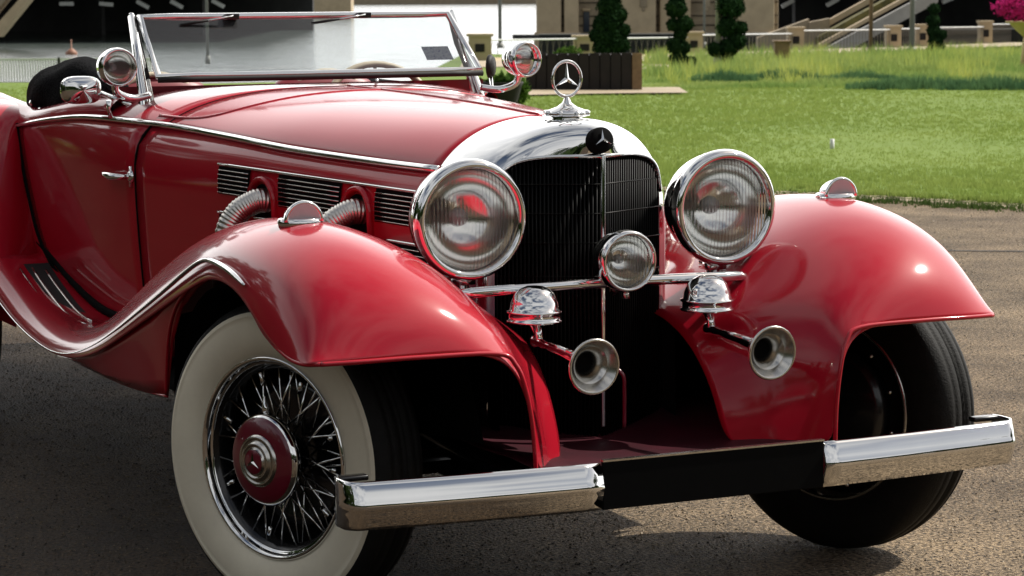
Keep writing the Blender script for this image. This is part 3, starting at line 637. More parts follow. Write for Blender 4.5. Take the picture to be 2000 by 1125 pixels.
# hood-side vents
sl_ = lambda y: (y-1.046)*.026
def vent(sx, y0, y1, zt, zb, name='side_vent'):
    nb = max(3, int((zt-zb)/.0115))
    b = MB(); b.grid([[(sx*(sec(y, z+sl_(y))+.005), y, z+sl_(y)) for z in np.linspace(zt, zb, 10)] for y in np.linspace(y0, y1, 8)], flip=sx > 0)
    f = b.out(name, M['blackmat'], car)
    for k in range(nb):
        z = zt-.010-(zt-zb-.014)*k/(nb-1)
        MB().tube([(sx*(sec(y, z+sl_(y))+.008), y, z+sl_(y)) for y in np.linspace(y0+.004, y1-.004, 6)], .0022, 6, flat=.8).out('slat', M['satin'], f)
    return f
HY = (.835, .415)
for sx in (-1, 1):
    for y0, y1, z in ((.12, 1.046, .979), (.80, 1.046, .850), (.12, .30, .850)):
        MB().tube([(sx*(sec(y, z+sl_(y))+.006), y, z+sl_(y)+.003) for y in np.linspace(y0-.004, y1+.004, 16)], .0042, 8).out('vent_trim', M['chrome'], car)
    vent(sx, .895, 1.046, .977, .903); vent(sx, .485, .765, .977, .893); vent(sx, .12, .345, .977, .895)
    vent(sx, .80, 1.046, .848, .780); vent(sx, .12, .30, .848, .770)
    for hy in HY:
        zc = .895; x = sec(hy, zc)
        arch = [(hy+.054*math.cos(a), zc+.058*math.sin(a)) for a in np.linspace(0, PI, 16)]
        P = [(hy+.054, .76)]+arch+[(hy-.054, .76)]
        MB().tube([(sx*(sec(a, b)+.004), a, b) for a, b in P], .015, 8, flat=.6).out('outlet_bezel', M['paint'], car)
        q = [(hy+.044, .76)]+[(hy+.044*math.cos(a), zc+.046*math.sin(a)) for a in np.linspace(0, PI, 12)]+[(hy-.044, .76)]
        mesh('outlet_mouth', [(sx*(sec(a, b)+.0045), a, b) for a, b in q], [tuple(range(len(q)))], M['blackmat'], car, smooth=False)
        pts = spline([(sx*(x-.05), hy-.01, .885), (sx*(x+.01), hy-.008, .898), (sx*(x+.045), hy-.002, .888), (sx*(x+.078), hy+.008, .862), (sx*(x+.102), hy+.015, .81), (sx*(x+.11), hy+.02, .70), (sx*(x+.11), hy+.02, .5)], 22)
        MB().tube(pts, [.031+(.0016 if (i//2) % 2 else 0) for i in range(len(pts))], 20).out('exhaust_hose', M['hose'], car)

# ---- grille shell
def shell_row(y, w, zt, k, zb=.36):
    P = []
    ZS, NS = .895, 2.15
    for z in np.linspace(zb, ZS, 9)[:-1]: P.append((w, z))
    for a in np.linspace(0, PI/2, 16): P.append((w*max(0, math.cos(a))**(2/NS), ZS+(zt-ZS)*math.sin(a)**(2/NS)))
    R_ = [Vector((x, y+k*(abs(x)/.25), z)) for x, z in P]
    return [Vector((-p.x, p.y, p.z)) for p in R_]+R_[::-1][1:]
rows = [shell_row(.146, .3165, 1.1395, 0), shell_row(.12, .311, 1.1395, 0), shell_row(.085, .303, 1.140, 0), shell_row(.03, .284, 1.141, .009), shell_row(-.03, .268, 1.141, .034), shell_row(-.085, .255, 1.138, .066), shell_row(-.125, .246, 1.130, .0985), shell_row(-.150, .239, 1.116, .122), shell_row(-.158, .234, 1.100, .13)]
# opening edge row
OW, OZ = .224, 1.056
op = []
NO = 4.6; ZC = .895
def otop(x): return ZC+(OZ-ZC)*max(0, 1-min(1, abs(x)/OW)**NO)**(1/NO)
half = [(OW, z) for z in np.linspace(.36, ZC, 9)[:-1]]+[(OW*max(0, math.cos(t))**(2/NO), ZC+(OZ-ZC)*max(0, math.sin(t))**(2/NO)) for t in np.linspace(0, PI/2, 16)]
R_ = [Vector((x, -.163+.133*abs(x)/.25, z)) for x, z in half]
op = [Vector((-p.x, p.y, p.z)) for p in R_]+R_[::-1][1:]
rows.append(op)
MB().grid(rows, flip=True).out('grille_shell', M['chrome'], car, sub=1)
vy = lambda x: -.160+.133*abs(x)/.25
# opening frame trim
fr_ = [(-x, z) for x, z in half if z > .95]+[q for q in half[::-1][1:] if q[1] > .95]
MB().tube([(a, vy(a)-.006, b) for a, b in fr_], .0045, 8).out('grille_trim', M['chrome'], car)
g = MB(); g.grid([[(x, vy(x)+.02, z if z < 1 else otop(x)) for x in np.linspace(-OW, OW, 21)] for z in (.37, OZ)]); core = g.out('radiator_core', M['core'], car)
g = MB()
for i in range(-26, 27):
    x = i*.0084; zt_ = otop(abs(x)+.003)-.004
    if i: g.box((x, vy(x)+.004, (.37+zt_)/2), (.0022, .014, zt_-.37))
g.out('grille_fins', M['core'], core, kind='stuff')
for z in (.99, .92, .85, .77):
    MB().tube([(-OW, vy(OW)-.004, z), (0, vy(0)-.004, z), (OW, vy(OW)-.004, z)], .0016, 6).out('grille_bar', M['core'], core)
MB().box((0, -.171, .735), (.010, .012, .65)).out('grille_centre_bar', M['chrome'], car, bevel=.003)
def star(mb, c, ex, ey, d, R, w=.16, hub=.14):   # raised three-pointed star
    c = Vector(c); ex = Vector(ex); ey = Vector(ey); d = Vector(d)
    tips = [c+(ex*math.cos(a)+ey*math.sin(a))*R for a in (PI/2, PI/2+2*PI/3, PI/2+4*PI/3)]
    ins = [c+(ex*math.cos(a)+ey*math.sin(a))*R*w for a in (PI/2+PI/3, PI/2+PI, PI/2+5*PI/3)]
    v = [c+d, c-d]+tips+ins
    f = []
    for i in range(3):
        t = 2+i; a = 5+i; b = 5+(i-1) % 3
        f += [(0, t, a), (0, b, t), (1, a, t), (1, t, b)]
    mb.add(v, f)
bd = MB().lathe([(0, .012), (.026, .012), (.030, .009), (.031, 0), (.031, -.03)], (0, -.160, 1.094), (0, -1, .22), 32).out('radiator_badge', M['blackmat'], car)
s_ = MB(); star(s_, (0, -.174, 1.097), (1, 0, 0), (0, .2, .98), (0, -.005, 0), .024, .2); s_.out('badge_star', M['chrome'], bd, smooth=False)
# bonnet ornament
orn = empty('bonnet_ornament', (0, .015, 1.134), car)
def oc(mb, name, m, **k): return mb.out(name, m, orn, **k)
b = MB(); b.lathe([(0, .058), (.006, .054), (.011, .042), (.024, .032), (.046, .024), (.053, .017), (.050, .010), (.036, .006), (.034, -.004)], (0, 0, 0), (0, 0, 1), 36)
for a in range(8):
    c_ = Vector((math.cos(a*PI/4), math.sin(a*PI/4), 0)); b.tube([c_*.036+Vector((0, 0, .017)), c_*.058+Vector((0, 0, .017))], [.008, .006], 8)
oc(b, 'ornament_cap', M['chrome'])
oc(MB().lathe([(.044, .004), (.046, -.008), (.04, -.012)], (0, 0, 0), (0, 0, 1), 32), 'cap_gasket', M['blackmat'])
rc = Vector((0, .0, .099))
oc(MB().tube([rc+Vector((.0385*math.cos(a), 0, .0425*math.sin(a))) for a in np.linspace(0, 2*PI, 48, endpoint=False)], .0038, 8, closed=True), 'ornament_ring', M['chrome'])
b = MB(); star(b, rc, (1, 0, 0), (0, 0, 1), (0, -.006, 0), .0405, .16); oc(b, 'ornament_star', M['chrome'], smooth=False)

# ---- lamps
def lamp(name, c, ax, R, depth, rimw, par=car, bowl='chrome', n=56, lensm='lens'):
    c = Vector(c); ax = Vector(ax).normalized(); e = empty(name, c, par)
    H = [(R*.98, -.012)]+[(R*.98*math.cos(t), -.012-depth*math.sin(t)) for t in np.linspace(.12, PI/2, 14)]
    MB().lathe(H, (0, 0, 0), ax, n).out('lamp_bowl', M[bowl], e)
    rr = [(R*.97, -.02), (R*1.02, -.014), (R*1.035, 0), (R*1.01, .014), (R*.96, .022), (R*.90, .022), (R*.875, .014), (R*.87, .002)]
    MB().lathe(rr, (0, 0, 0), ax, n).out('lamp_rim', M['chrome'], e)
    rf = [(R*.87*math.sin(t)/math.sin(1.45), -depth*.8*math.cos(t)+.004) for t in np.linspace(.0, 1.45, 14)]
    MB().lathe(rf, (0, 0, 0), ax, n).out('reflector', M['reflector'], e)
    MB().lathe([(0, -depth*.30), (R*.14, -depth*.34), (R*.17, -depth*.45), (R*.10, -depth*.62), (0, -depth*.65)], (0, 0, 0), ax, 24).out('bulb', M['bulb'], e)
    lp = [(R*.872*t, .006+.10*R*(1-t*t)) for t in np.linspace(0, 1, 10)]
    MB().lathe(lp, (0, 0, 0), ax, n).out('lens', M[lensm], e)
    return e
for sx in (-1, 1):
    h = lamp('headlight', (sx*.339, -.155, .920), (0, -1, -.02), .1375, .15, .012)
    b = MB(); b.tube([(0, .05, -.15), (0, .05, -.175), (0, .04, -.19)], [.016, .022, .022], 16); b.box((0, .05, -.145), (.05, .05, .02))
    b.out('lamp_bracket', M['chrome'], h)
cl = lamp('centre_lamp', (.0, -.288, .8195), (0.0, -1, -.02), .071, .09, .01)
MB().tube([(0, .045, -.065), (0, .06, -.08)], .012, 10).out('lamp_bracket', M['black'], cl)
MB().tube([(0, .0, -.070), (0, .0, -.088)], [.006, .009], 10).out('lamp_screw', M['satin'], cl)
MB().tube(spline([(-.40, -.13, .735), (-.375, -.19, .752), (-.32, -.21, .758), (-.15, -.225, .762), (0, -.225, .763), (.15, -.225, .762), (.32, -.21, .758), (.375, -.19, .752), (.40, -.13, .735)], 8), .0125, 12).out('lamp_bar', M['chrome'], car)
for sx in (-1, 1):
    MB().tube(spline([(sx*.40, -.14, .735), (sx*.41, -.05, .71), (sx*.38, .08, .66)], 6), [.013]*12+[.016], 12).out('lamp_bar_bracket', M['chrome'], car)
# horns: chrome dome bodies with trumpets
for sx in (-1, 1):
    hn = empty('horn', (sx*.229, -.269, .725), car)
    prof = [(0, .048), (.018, .0465), (.034, .040), (.047, .027), (.055, .010), (.058, -.008), (.0645, -.010), (.0645, -.014), (.060, -.016), (.060, -.030), (.0645, -.032), (.064, -.036), (.05, -.038), (0, -.039)]
    MB().lathe(prof, (0, 0, 0), (0, 0, 1), 40).out('horn_dome', M['chrome'], hn)
    MB().tube([(0, -.0, -.036), (.004, -.01, -.06), (.0, -.02, -.078)], [.014, .010, .012], 12).out('horn_neck', M['chrome'], hn)
    pt = spline([(0, .0, -.080), (0, -.06, -.082), (0, -.15, -.088), (0, -.23, -.094)], 6)
    MB().tube(pt, [.012, .015, .013, .011, .011, .012, .010, .010, .012, .012, .012, .012, .012, .013, .014, .015, .016, .018, .02], 14).out('horn_stem', M['chrome'], hn)
    tp = [(.018, 0), (.021, .02), (.028, .04), (.038, .052), (.050, .060), (.060, .066), (.0635, .072), (.060, .076), (.056, .072), (.050, .064), (.038, .050), (.03, .03), (.022, 0), (.002, -.002)]
    MB().lathe(tp, (0, -.225, -.098), (0, -1, -.05), 40).out('horn_bell', M['satin'], hn)
    MB().lathe([(0, .012), (.03, .012), (.034, .022)], (0, -.235, -.0985), (0, -1, -.05), 30).out('horn_throat', M['blackmat'], hn)
# starting-handle bracket hanging under the grille
MB().tube(spline([(-.0, -.20, .60), (-.01, -.23, .57), (.012, -.25, .545), (.016, -.25, .50), (.016, -.25, .42)], 5), .005, 8).out('crank_bracket', M['burgundy'], car)

# ---- front fenders (control cage + subdivision)
def fender(sx):
    # columns: inner root .. crest .. outer edge, lip
    L = [
     [(.215, -.38, .37), (.300, -.475, .385), (.345, -.550, .40), (.385, -.590, .405)],
     [(.215, -.34, .48), (.305, -.440, .49), (.355, -.540, .50), (.390, -.585, .500)],
     [(.210, -.26, .58), (.320, -.390, .60), (.380, -.525, .605), (.408, -.580, .592)],
    ]
    full = [
     [(.205, -.15, .64), (.345, -.325, .69), (.42, -.50, .700), (.455, -.565, .672), (.640, -.568, .673), (.790, -.557, .671), (.866, -.532, .669), (.884, -.520, .664)],
     [(.210, -.03, .66), (.370, -.215, .745), (.470, -.415, .780), (.555, -.530, .775), (.670, -.545, .762), (.795, -.515, .748), (.882, -.465, .715), (.898, -.43, .668)],
     [(.225, .10, .66), (.405, -.09, .80), (.520, -.285, .860), (.620, -.385, .866), (.710, -.410, .866), (.818, -.395, .840), (.893, -.345, .775), (.903, -.31, .70)],
     [(.260, .25, .65), (.440, .05, .82), (.565, -.12, .895), (.650, -.190, .917), (.730, -.205, .920), (.825, -.200, .890), (.893, -.18, .832), (.903, -.17, .785)],
     [(.310, .40, .63), (.480, .22, .82), (.590, .08, .900), (.665, .02, .925), (.735, .0, .929), (.822, .0, .902), (.890, .01, .855), (.898, .015, .800)],
     [(.370, .60, .60), (.520, .42, .79), (.610, .32, .872), (.675, .27, .903), (.745, .24, .908), (.825, .21, .880), (.890, .16, .825), (.896, .14, .775)],
     [(.440, .80, .57), (.560, .68, .73), (.630, .60, .80), (.690, .56, .842), (.750, .53, .845), (.830, .49, .800), (.892, .42, .735), (.897, .41, .685)],
     [(.510, 1.02, .53), (.595, .94, .65), (.650, .90, .705), (.700, .87, .738), (.755, .85, .732), (.835, .80, .685), (.893, .74, .615), (.898, .74, .575)],
     [(.580, 1.25, .49), (.635, 1.20, .545), (.672, 1.17, .585), (.708, 1.15, .605), (.760, 1.13, .595), (.835, 1.10, .555), (.893, 1.06, .500), (.899, 1.06, .470)],
     [(.620, 1.48, .475), (.655, 1.46, .480), (.685, 1.44, .488), (.715, 1.42, .492), (.765, 1.41, .492), (.840, 1.40, .490), (.895, 1.40, .462), (.897, 1.40, .434)],
     [(.640, 1.72, .490), (.672, 1.72, .488), (.700, 1.72, .488), (.730, 1.72, .490), (.780, 1.72, .497), (.845, 1.72, .510), (.896, 1.72, .490), (.897, 1.72, .462)],
     [(.650, 1.98, .545), (.682, 1.98, .540), (.710, 1.98, .538), (.740, 1.98, .540), (.785, 1.98, .548), (.848, 1.98, .575), (.896, 1.98, .553), (.897, 1.98, .522)],
     [(.660, 2.30, .64), (.690, 2.28, .635), (.715, 2.26, .630), (.745, 2.24, .630), (.790, 2.22, .635), (.848, 2.20, .640), (.894, 2.18, .618), (.895, 2.18, .585)],
    ]
    v = []; f = []; idx = {}
    for i, r in enumerate(L+full):
        for j, p in enumerate(r): idx[i, j] = len(v); v.append((sx*p[0], p[1], p[2]))
    nr = len(L)+len(full)
    for i in range(nr-1):
        nc = 4 if i < len(L) else 8
        for j in range(nc-1):
            q = (idx[i, j], idx[i, j+1], idx[i+1, j+1], idx[i+1, j]); f.append(q if sx < 0 else q[::-1])
    o = mesh('front_fender', v, f, M['paint'], car, sub=3)
    a = o.modifiers.new('t', 'SOLIDIFY'); a.thickness = .004; a.offset = -1
    # rolled lip bead
    lip = [r[-1] for r in L]+[full[0][3], full[0][4], full[0][5], (.893, -.522, .660)]
    lipP = spline([(.385, -.590, .405), (.390, -.587, .50), (.404, -.582, .585), (.424, -.575, .640), (.465, -.568, .668), (.640, -.568, .673), (.780, -.558, .671), (.862, -.536, .668)], 6)
    MB().tube([(sx*p.x, p.y, p.z) for p in lipP], .0055, 8).out('fender_bead', M['paint'], o)
    arch = spline([(.862, -.536, .668), (.888, -.49, .665), (.897, -.42, .674), (.901, -.30, .710), (.900, -.16, .782), (.897, .015, .804), (.896, .13, .790), (.894, .23, .752), (.890, .345, .69), (.884, .425, .60), (.875, .478, .46)], 6)
    MB().tube([(sx*p.x, p.y, p.z) for p in arch], .005, 8).out('fender_bead', M['paint'], o)
    # valance behind the wheel
    tpc = [(.12, .795), (.2, .785), (.3, .75), (.41, .71), (.55, .66), (.76, .590), (.92, .530), (1.08, .480), (1.25, .450), (1.4, .440)]
    btc = [(.14, .785), (.23, .752), (.35, .69), (.425, .60), (.478, .455), (.65, .442), (.82, .434), (1.0, .432), (1.2, .434), (1.4, .438)]
    rows = []
    for (a, b), (c_, d) in zip(tpc, btc):
        rows.append([(sx*(.889-.02*t), a*(1-t)+c_*t, b*(1-t)+d*t) for t in np.linspace(0, 1, 6)])
    MB().grid(rows, flip=sx > 0).out('valance', M['paint'], o, solid=.004)
    bt = spline([(.872, .478, .455), (.868, .65, .442), (.868, .82, .434), (.868, 1.0, .432), (.868, 1.2, .434), (.872, 1.4, .438)], 5)
    MB().tube([(sx*p.x, p.y, p.z) for p in bt], .004, 6).out('valance_bead', M['paint'], o)
    # chrome moulding
    mo = spline([(.905, -.19, .803), (.907, -.10, .825), (.908, .0, .836), (.908, .08, .832), (.907, .2, .796), (.906, .4, .722), (.906, .6, .650), (.906, .8, .580), (.906, 1.0, .518), (.906, 1.2, .472), (.905, 1.4, .452), (.905, 1.6, .462), (.905, 1.8, .490), (.905, 2.0, .535), (.903, 2.15, .58)], 6)
    n_ = len(mo)
    MB().tube([(sx*p.x, p.y, p.z) for p in mo], [max(.0025, .009*(1-max(0, (i-18)/(n_*.45)))) if i > 3 else .003+.0015*i for i in range(n_)], 8, flat=.7).out('fender_moulding', M['chrome'], o)
    # running-board rubber mat and tread strips
    bz = [(1.4, .4955), (1.72, .4985), (1.98, .556), (2.2, .627)]
    MB().grid([[(sx*x_, y, sm(y, bz)+.0015) for x_ in (.700, .735, .77, .812)] for y in np.linspace(1.5, 2.16, 14)], flip=sx < 0).out('running_board_mat', M['rubber'], o)
    for k, (x_, a, b) in enumerate(((.80, 1.50, 2.12), (.762, 1.55, 2.12), (.725, 1.62, 2.10))):
        pts = [(sx*x_, y, sm(y, bz)+.005) for y in np.linspace(a, b, 14)]
        MB().tube(pts, .0045, 8).out('running_board_strip', M['satin'], o)
    # sidelight on the crest
    e = empty('fender_lamp', (sx*.722, -.055, .915), car)
    R = .0435; hv = []
    rows = []
    for t in np.linspace(0, PI/2, 10):   # quarter-ish dome: rear rounded, front cut
        row = []
        for a in np.linspace(0, PI, 17):
            row.append((R*math.cos(a)*math.cos(t)**.9, .075*math.sin(t)-.030, .012+R*1.0*math.sin(a)*math.cos(t)**.9))
        rows.append(row)
    MB().grid(rows).out('lamp_shell', M['chrome'], e)
    MB().tube([(R*math.cos(a), -.030, .012+R*math.sin(a)) for a in np.linspace(0, PI, 20)], .005, 8).out('lamp_rim', M['chrome'], e)
    mesh('lamp_lens', [(R*.97*math.cos(a), -.031-.004*math.sin(a), .012+R*.97*math.sin(a)) for a in np.linspace(0, PI, 20)], [tuple(range(20))], M['bulb'], e, smooth=False)
    bb = MB(); bb.lathe([(.043, .020), (.051, .018), (.053, .008), (.051, 0), (.046, -.014)], (0, -.0, 0), (0, 0, 1), 32)
    bb.v = [Vector((p.x, p.y*.85-.004, p.z)) for p in bb.v]; bb.out('lamp_base', M['chrome'], e)
    return o
for sx in (-1, 1): fender(sx)
# apron between the front fenders
rows = []
for y, z in ((-.60, .385), (-.56, .40), (-.45, .405), (-.30, .40), (-.15, .405), (.0, .43)):
    rows.append([(x, y+.0*abs(x), z-.02*(1-(x/.3)**2)) for x in np.linspace(-.38, .38, 11)])
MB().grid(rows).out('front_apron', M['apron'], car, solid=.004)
MB().tube([(-.36, -.565, .405), (-.1, -.565, .385), (.1, -.565, .385), (.36, -.565, .405)], .004, 8).out('apron_bead', M['satin'], car)
for sx in (-1, 1):
    MB().tube(spline([(sx*.33, .3, .40), (sx*.33, -.1, .36), (sx*.325, -.4, .345), (sx*.32, -.66, .365)], 5), .028, 10).out('frame_rail', M['black'], car)
    # dark inner wing between radiator and fender
    MB().grid([[(sx*.24, y, .40), (sx*.235+sx*.02*(y > .2), y, .66)] for y in (-.1, .1, .3, .5)]).out('inner_wing', M['blackmat'], car)
mesh('undertray', [(x, y, .335) for x, y in ((-.43, -.25), (.43, -.25), (.43, .6), (-.43, .6))], [(0, 1, 2, 3)], M['blackmat'], car, smooth=False)
mesh('underbody', [(x, y, .34) for x, y in ((-.6, .3), (.6, .3), (.62, 3.3), (-.62, 3.3))], [(0, 1, 2, 3)], M['blackmat'], car, smooth=False)
MB().box((0, .35, .55), (.42, .12, .46)).out('bulkhead', M['blackmat'], car)
MB().tube([(-.62, .0, .33), (.62, .0, .33)], .03, 10).out('front_axle', M['black'], car)
# wheel wells
for sx in (-1, 1):
    rows = [[(sx*x, -.45*math.cos(a), .36+.42*math.sin(a)) for x in (.42, .66, .87)] for a in np.linspace(.95, PI-.35, 12)]
    MB().grid(rows).out('wheel_well', M['blackmat'], car)
    mesh('wheel_well_wall', [(sx*.42, -.40, .44), (sx*.42, .5, .36), (sx*.42, .5, .72), (sx*.42, 0, .76), (sx*.42, -.30, .62)], [(0, 1, 2, 3, 4)], M['blackmat'], car, smooth=False)
    mesh('splash_panel', [(sx*.42, .50, .36), (sx*.86, .47, .36), (sx*.86, .44, .66), (sx*.42, .50, .72)], [(0, 1, 2, 3)], M['blackmat'], car, smooth=False)

# ---- rear fenders
def rfender(sx):
    R_ = [
     [(.69, 2.30, .585), (.78, 2.19, .58), (.87, 2.06, .572), (.925, 2.20, .56), (.93, 2.6, .52), (.92, 3.5, .44), (.86, 4.3, .36)],
     [(.69, 2.325, .66), (.78, 2.27, .67), (.865, 2.21, .67), (.93, 2.28, .66), (.94, 2.7, .64), (.93, 3.6, .60), (.87, 4.35, .42)],
     [(.695, 2.36, .80), (.775, 2.33, .81), (.86, 2.33, .81), (.925, 2.42, .81), (.94, 2.9, .81), (.93, 3.6, .76), (.87, 4.3, .52)],
     [(.70, 2.40, .94), (.76, 2.36, .95), (.83, 2.38, .95), (.89, 2.52, .96), (.91, 3.0, .96), (.90, 3.55, .90), (.84, 4.2, .62)],
     [(.70, 2.435, 1.03), (.74, 2.43, 1.05), (.79, 2.47, 1.06), (.83, 2.6, 1.07), (.85, 3.0, 1.07), (.84, 3.5, 1.0), (.78, 4.1, .70)],
     [(.68, 2.46, 1.07), (.71, 2.50, 1.085), (.735, 2.56, 1.10), (.76, 2.7, 1.105), (.76, 3.05, 1.10), (.75, 3.5, 1.03), (.68, 4.1, .74)],
     [(.60, 2.55, 1.06), (.62, 2.6, 1.08), (.63, 2.7, 1.09), (.63, 2.8, 1.09), (.62, 3.1, 1.09), (.61, 3.5, 1.02), (.52, 4.1, .74)],
    ]
    return MB().grid([[(sx*x, y, z) for x, y, z in r] for r in R_], flip=sx > 0).out('rear_fender', M['paint'], car, sub=2)
for sx in (-1, 1): rfender(sx)
# rear deck
rows = []
for y in np.linspace(2.6, 4.75, 16):
    h = sm(y, [(2.6, 1.06), (3.1, 1.08), (3.8, 1.0), (4.4, .80), (4.75, .5)]); w = sm(y, [(2.6, .69), (3.2, .68), (4.2, .60), (4.75, .5)])
    rows.append([(w*math.copysign(abs(math.sin(t))**.7, t), y, .36+(h-.36)*max(0, math.cos(t))**.35) for t in np.linspace(-PI/2, PI/2, 17)])
MB().grid(rows).out('rear_deck', M['paint'], car)

# ---- bumper
def blade(xs, name, zc=.3825, par=car, hh=.052, m='chrome', yoff=0):
    rows = []
    for (x, y, ny) in xs:
        r = []
        for t in np.linspace(-1, 1, 13):
            bul = .018*(1-abs(t)**1.6)+(.004 if abs(t) < .06 else 0)
            tx, ty = ny
            r.append((x+tx*bul, y+ty*bul+yoff, zc+hh*t))
        rows.append(r)
    return MB().grid(rows, flip=True).out(name, M[m], par, solid=.006)
def bpath(x):  # y on plan arc
    return -.700+.050*(abs(x)/.86)**2.2
bumper = empty('front_bumper', (0, 0, 0), car)
for sx in (-1, 1):
    P = []
    for x in np.linspace(.282, .815, 14): P.append((x, bpath(x), (.05*x, -1)))
    for a in np.linspace(.12, PI/2, 9): P.append((.815+.036*math.sin(a), bpath(.815)+.034*(1-math.cos(a)), (.35*math.sin(a), -math.cos(a))))
    P.append((.852, -.590, (.1, 0))); P.append((.846, -.566, (.1, 0)))
    P = [(sx*x, y, (sx*n[0], n[1])) for x, y, n in P]
    if sx < 0: P = P[::-1]
    blade(P, 'bumper_blade', par=bumper)
pl_ = [(x, bpath(x), (0, -1)) for x in np.linspace(-.280, .280, 9)]
MB().box((0, -.700, .385), (.560, .012, .105)).out('number_plate', M['plate'], bumper, bevel=.002, smooth=False)
MB().box((0, -.700, .4398), (.562, .014, .004)).out('plate_trim', M['satin'], bumper, smooth=False)
for sx in (-1, 1):
    MB().box((sx*.32, -.66, .375), (.05, .06, .06)).out('bumper_bracket', M['burgundy'], bumper, bevel=.004)
    MB().box((sx*.812, -.575, .428), (.07, .028, .012)).out('bumper_bracket', M['black'], bumper, bevel=.004)

# ---- wheels
STEER = .399
def wheel(c, sx, steer, name='front_wheel'):
    e = empty(name, c, car); e.rotation_euler = (0, 0, steer)
    o = sx  # outward along local x
    R = .371
    prof = [(.235, .060), (.250, .071), (.285, .082), (.320, .080), (.334, .077), (.345, .074), (.356, .066), (.364, .050), (.3665, .040), (.362, .037), (.3675, .032), (.369, .014), (.365, .011), (.365, .003), (.370, 0)]
    prof = prof+[(r, -h) for r, h in prof[::-1][1:]]
    MB().lathe([(r, h*1) for r, h in prof], (0, 0, 0), (o, 0, 0), 96).out('tyre', M['tyre'], e)
    ww = [(.236, .0615), (.250, .0725), (.285, .0835), (.320, .0815), (.331, .0790), (.3325, .0802), (.335, .0785), (.341, .0765), (.343, .0745)]
    MB().lathe(ww, (0, 0, 0), (o, 0, 0), 96).out('whitewall', M['white'], e)
    rim = [(.240, .064), (.238, .070), (.234, .0725), (.229, .069), (.226, .062), (.224, .056), (.2235, .055), (.2205, .056), (.219, .050)]
    rm_ = MB().lathe(rim, (0, 0, 0), (o, 0, 0), 96).out('rim', M['chrome'], e)
    MB().lathe([(.219, .050), (.212, .044), (.205, .030), (.205, -.03), (.215, -.045)], (0, 0, 0), (o, 0, 0), 96).out('rim_well', M['black'], rm_)
    MB().lathe([(.215, -.045), (.228, -.062), (.236, -.068), (.240, -.06)], (0, 0, 0), (o, 0, 0), 96).out('rim_inner_edge', M['satin'], rm_)
    MB().lathe([(0, -.02), (.15, -.02), (.168, -.01), (.172, -.03), (.172, -.07), (.15, -.08), (0, -.08)], (0, 0, 0), (o, 0, 0), 48).out('brake_drum', M['black'], e)
    MB().lathe([(.206, -.025), (.17, -.035)], (0, 0, 0), (o, 0, 0), 64).out('drum_backing', M['blackmat'], e)
    for k in range(12):
        a = k*PI/6+.2; p = Vector((-o*.066, .20*math.cos(a), .20*math.sin(a)))
        MB().lathe([(0, .006), (.005, .005), (.006, 0)], p, (-o, 0, 0), 8).out('rim_bolt', M['satin'], e)
    MB().lathe([(.045, -.01), (.06, .03), (.085, .052), (.09, .060)], (0, 0, 0), (o, 0, 0), 40).out('hub', M['black'], e)
    def spoke(a0, a1, r0, h0, r1, h1):
        p = (o*h0, r0*math.cos(a0), r0*math.sin(a0)); q = (o*h1, r1*math.cos(a1), r1*math.sin(a1))
        return MB().tube([p, q], .0026, 6)
    if sx < 0:
        kinds = [spoke(0, .36, .075, .055, .209, .040), spoke(0, -.36, .075, .055, .209, .040), spoke(.1, .55, .055, -.005, .207, .01), spoke(.1, -.35, .055, -.005, .207, .01)]
        for kk, mb in enumerate(kinds):
            first = mb.out('spoke', M['chrome'], e)
            for i in range(1, 13):
                s = first.copy(); COL.objects.link(s); s.parent = e; s.rotation_euler = (i*2*PI/13+(0 if kk < 2 else .1), 0, 0)
        for i, (a, l) in enumerate(((1.85, .03), (1.15, .03), (2.75, .022), (.35, .022), (-.62, .03), (-1.75, .02), (3.6, .02), (-.05, .02))):
            d = Vector((0, -math.cos(a), math.sin(a)))
            MB().tube([d*.172+Vector((o*.045, 0, 0)), d*(.172+l)+Vector((o*.047, 0, 0))], .0055, 8).out('balance_weight', M['chrome'], e)
        # hub cap
        hc = empty('hub_cap', (o*.072, 0, 0), e)
        MB().lathe([(.060, -.01), (.104, .0), (.109, .010), (.107, .020), (.100, .026)], (0, 0, 0), (o, 0, 0), 56).out('cap_rim', M['chrome'], e).location = (o*.072, 0, 0)
        bpy.data.objects.remove(hc)
        hc = empty('hub_cap', (o*.072, 0, 0), e)
        def hcp(pr, nm, m): x_ = MB().lathe(pr, (o*.072, 0, 0), (o, 0, 0), 56).out(nm, M[m], e); return x_
        bpy.data.objects.remove(hc)
        hcp([(.100, .026), (.092, .033), (.060, .038)], 'hub_cap_band', 'burgundy')
        hcp([(.062, .036), (.058, .044), (.052, .045), (.050, .041), (.046, .043), (.043, .050), (.038, .051), (.036, .047), (.032, .048), (.029, .054)], 'hub_cap_rings', 'satin')
        hcp([(.030, .052), (.026, .055), (0, .056)], 'hub_cap_centre', 'burgundy')
        s_ = MB(); star(s_, (o*.129, 0, 0), (0, -1, 0), (0, 0, 1), (o*.004, 0, 0), .024, .2); s_.out('hub_cap_star', M['chrome'], e, smooth=False)
        MB().tube([(o*.066, .01, .095), (o*.074, .012, .118), (o*.072, .014, .145)], [.011, .008, .003], 10).out('spinner_ear', M['chrome'], e)
    return e
# local x outward; the fitted wheel plane is steered about z
ns = Vector((math.cos(STEER), math.sin(STEER), 0))
cn = Vector((-.778, 0, .371)) + ns*.068
wheel(cn, -1, STEER)
wheel(Vector((.80, .02, .371)), 1, STEER)
for sx in (-1, 1):
    e = wheel(Vector((sx*.74, 3.22, .371)), sx, 0, 'rear_wheel') if sx > 0 else wheel(Vector((sx*.74, 3.22, .371)), sx, 0, 'rear_wheel')

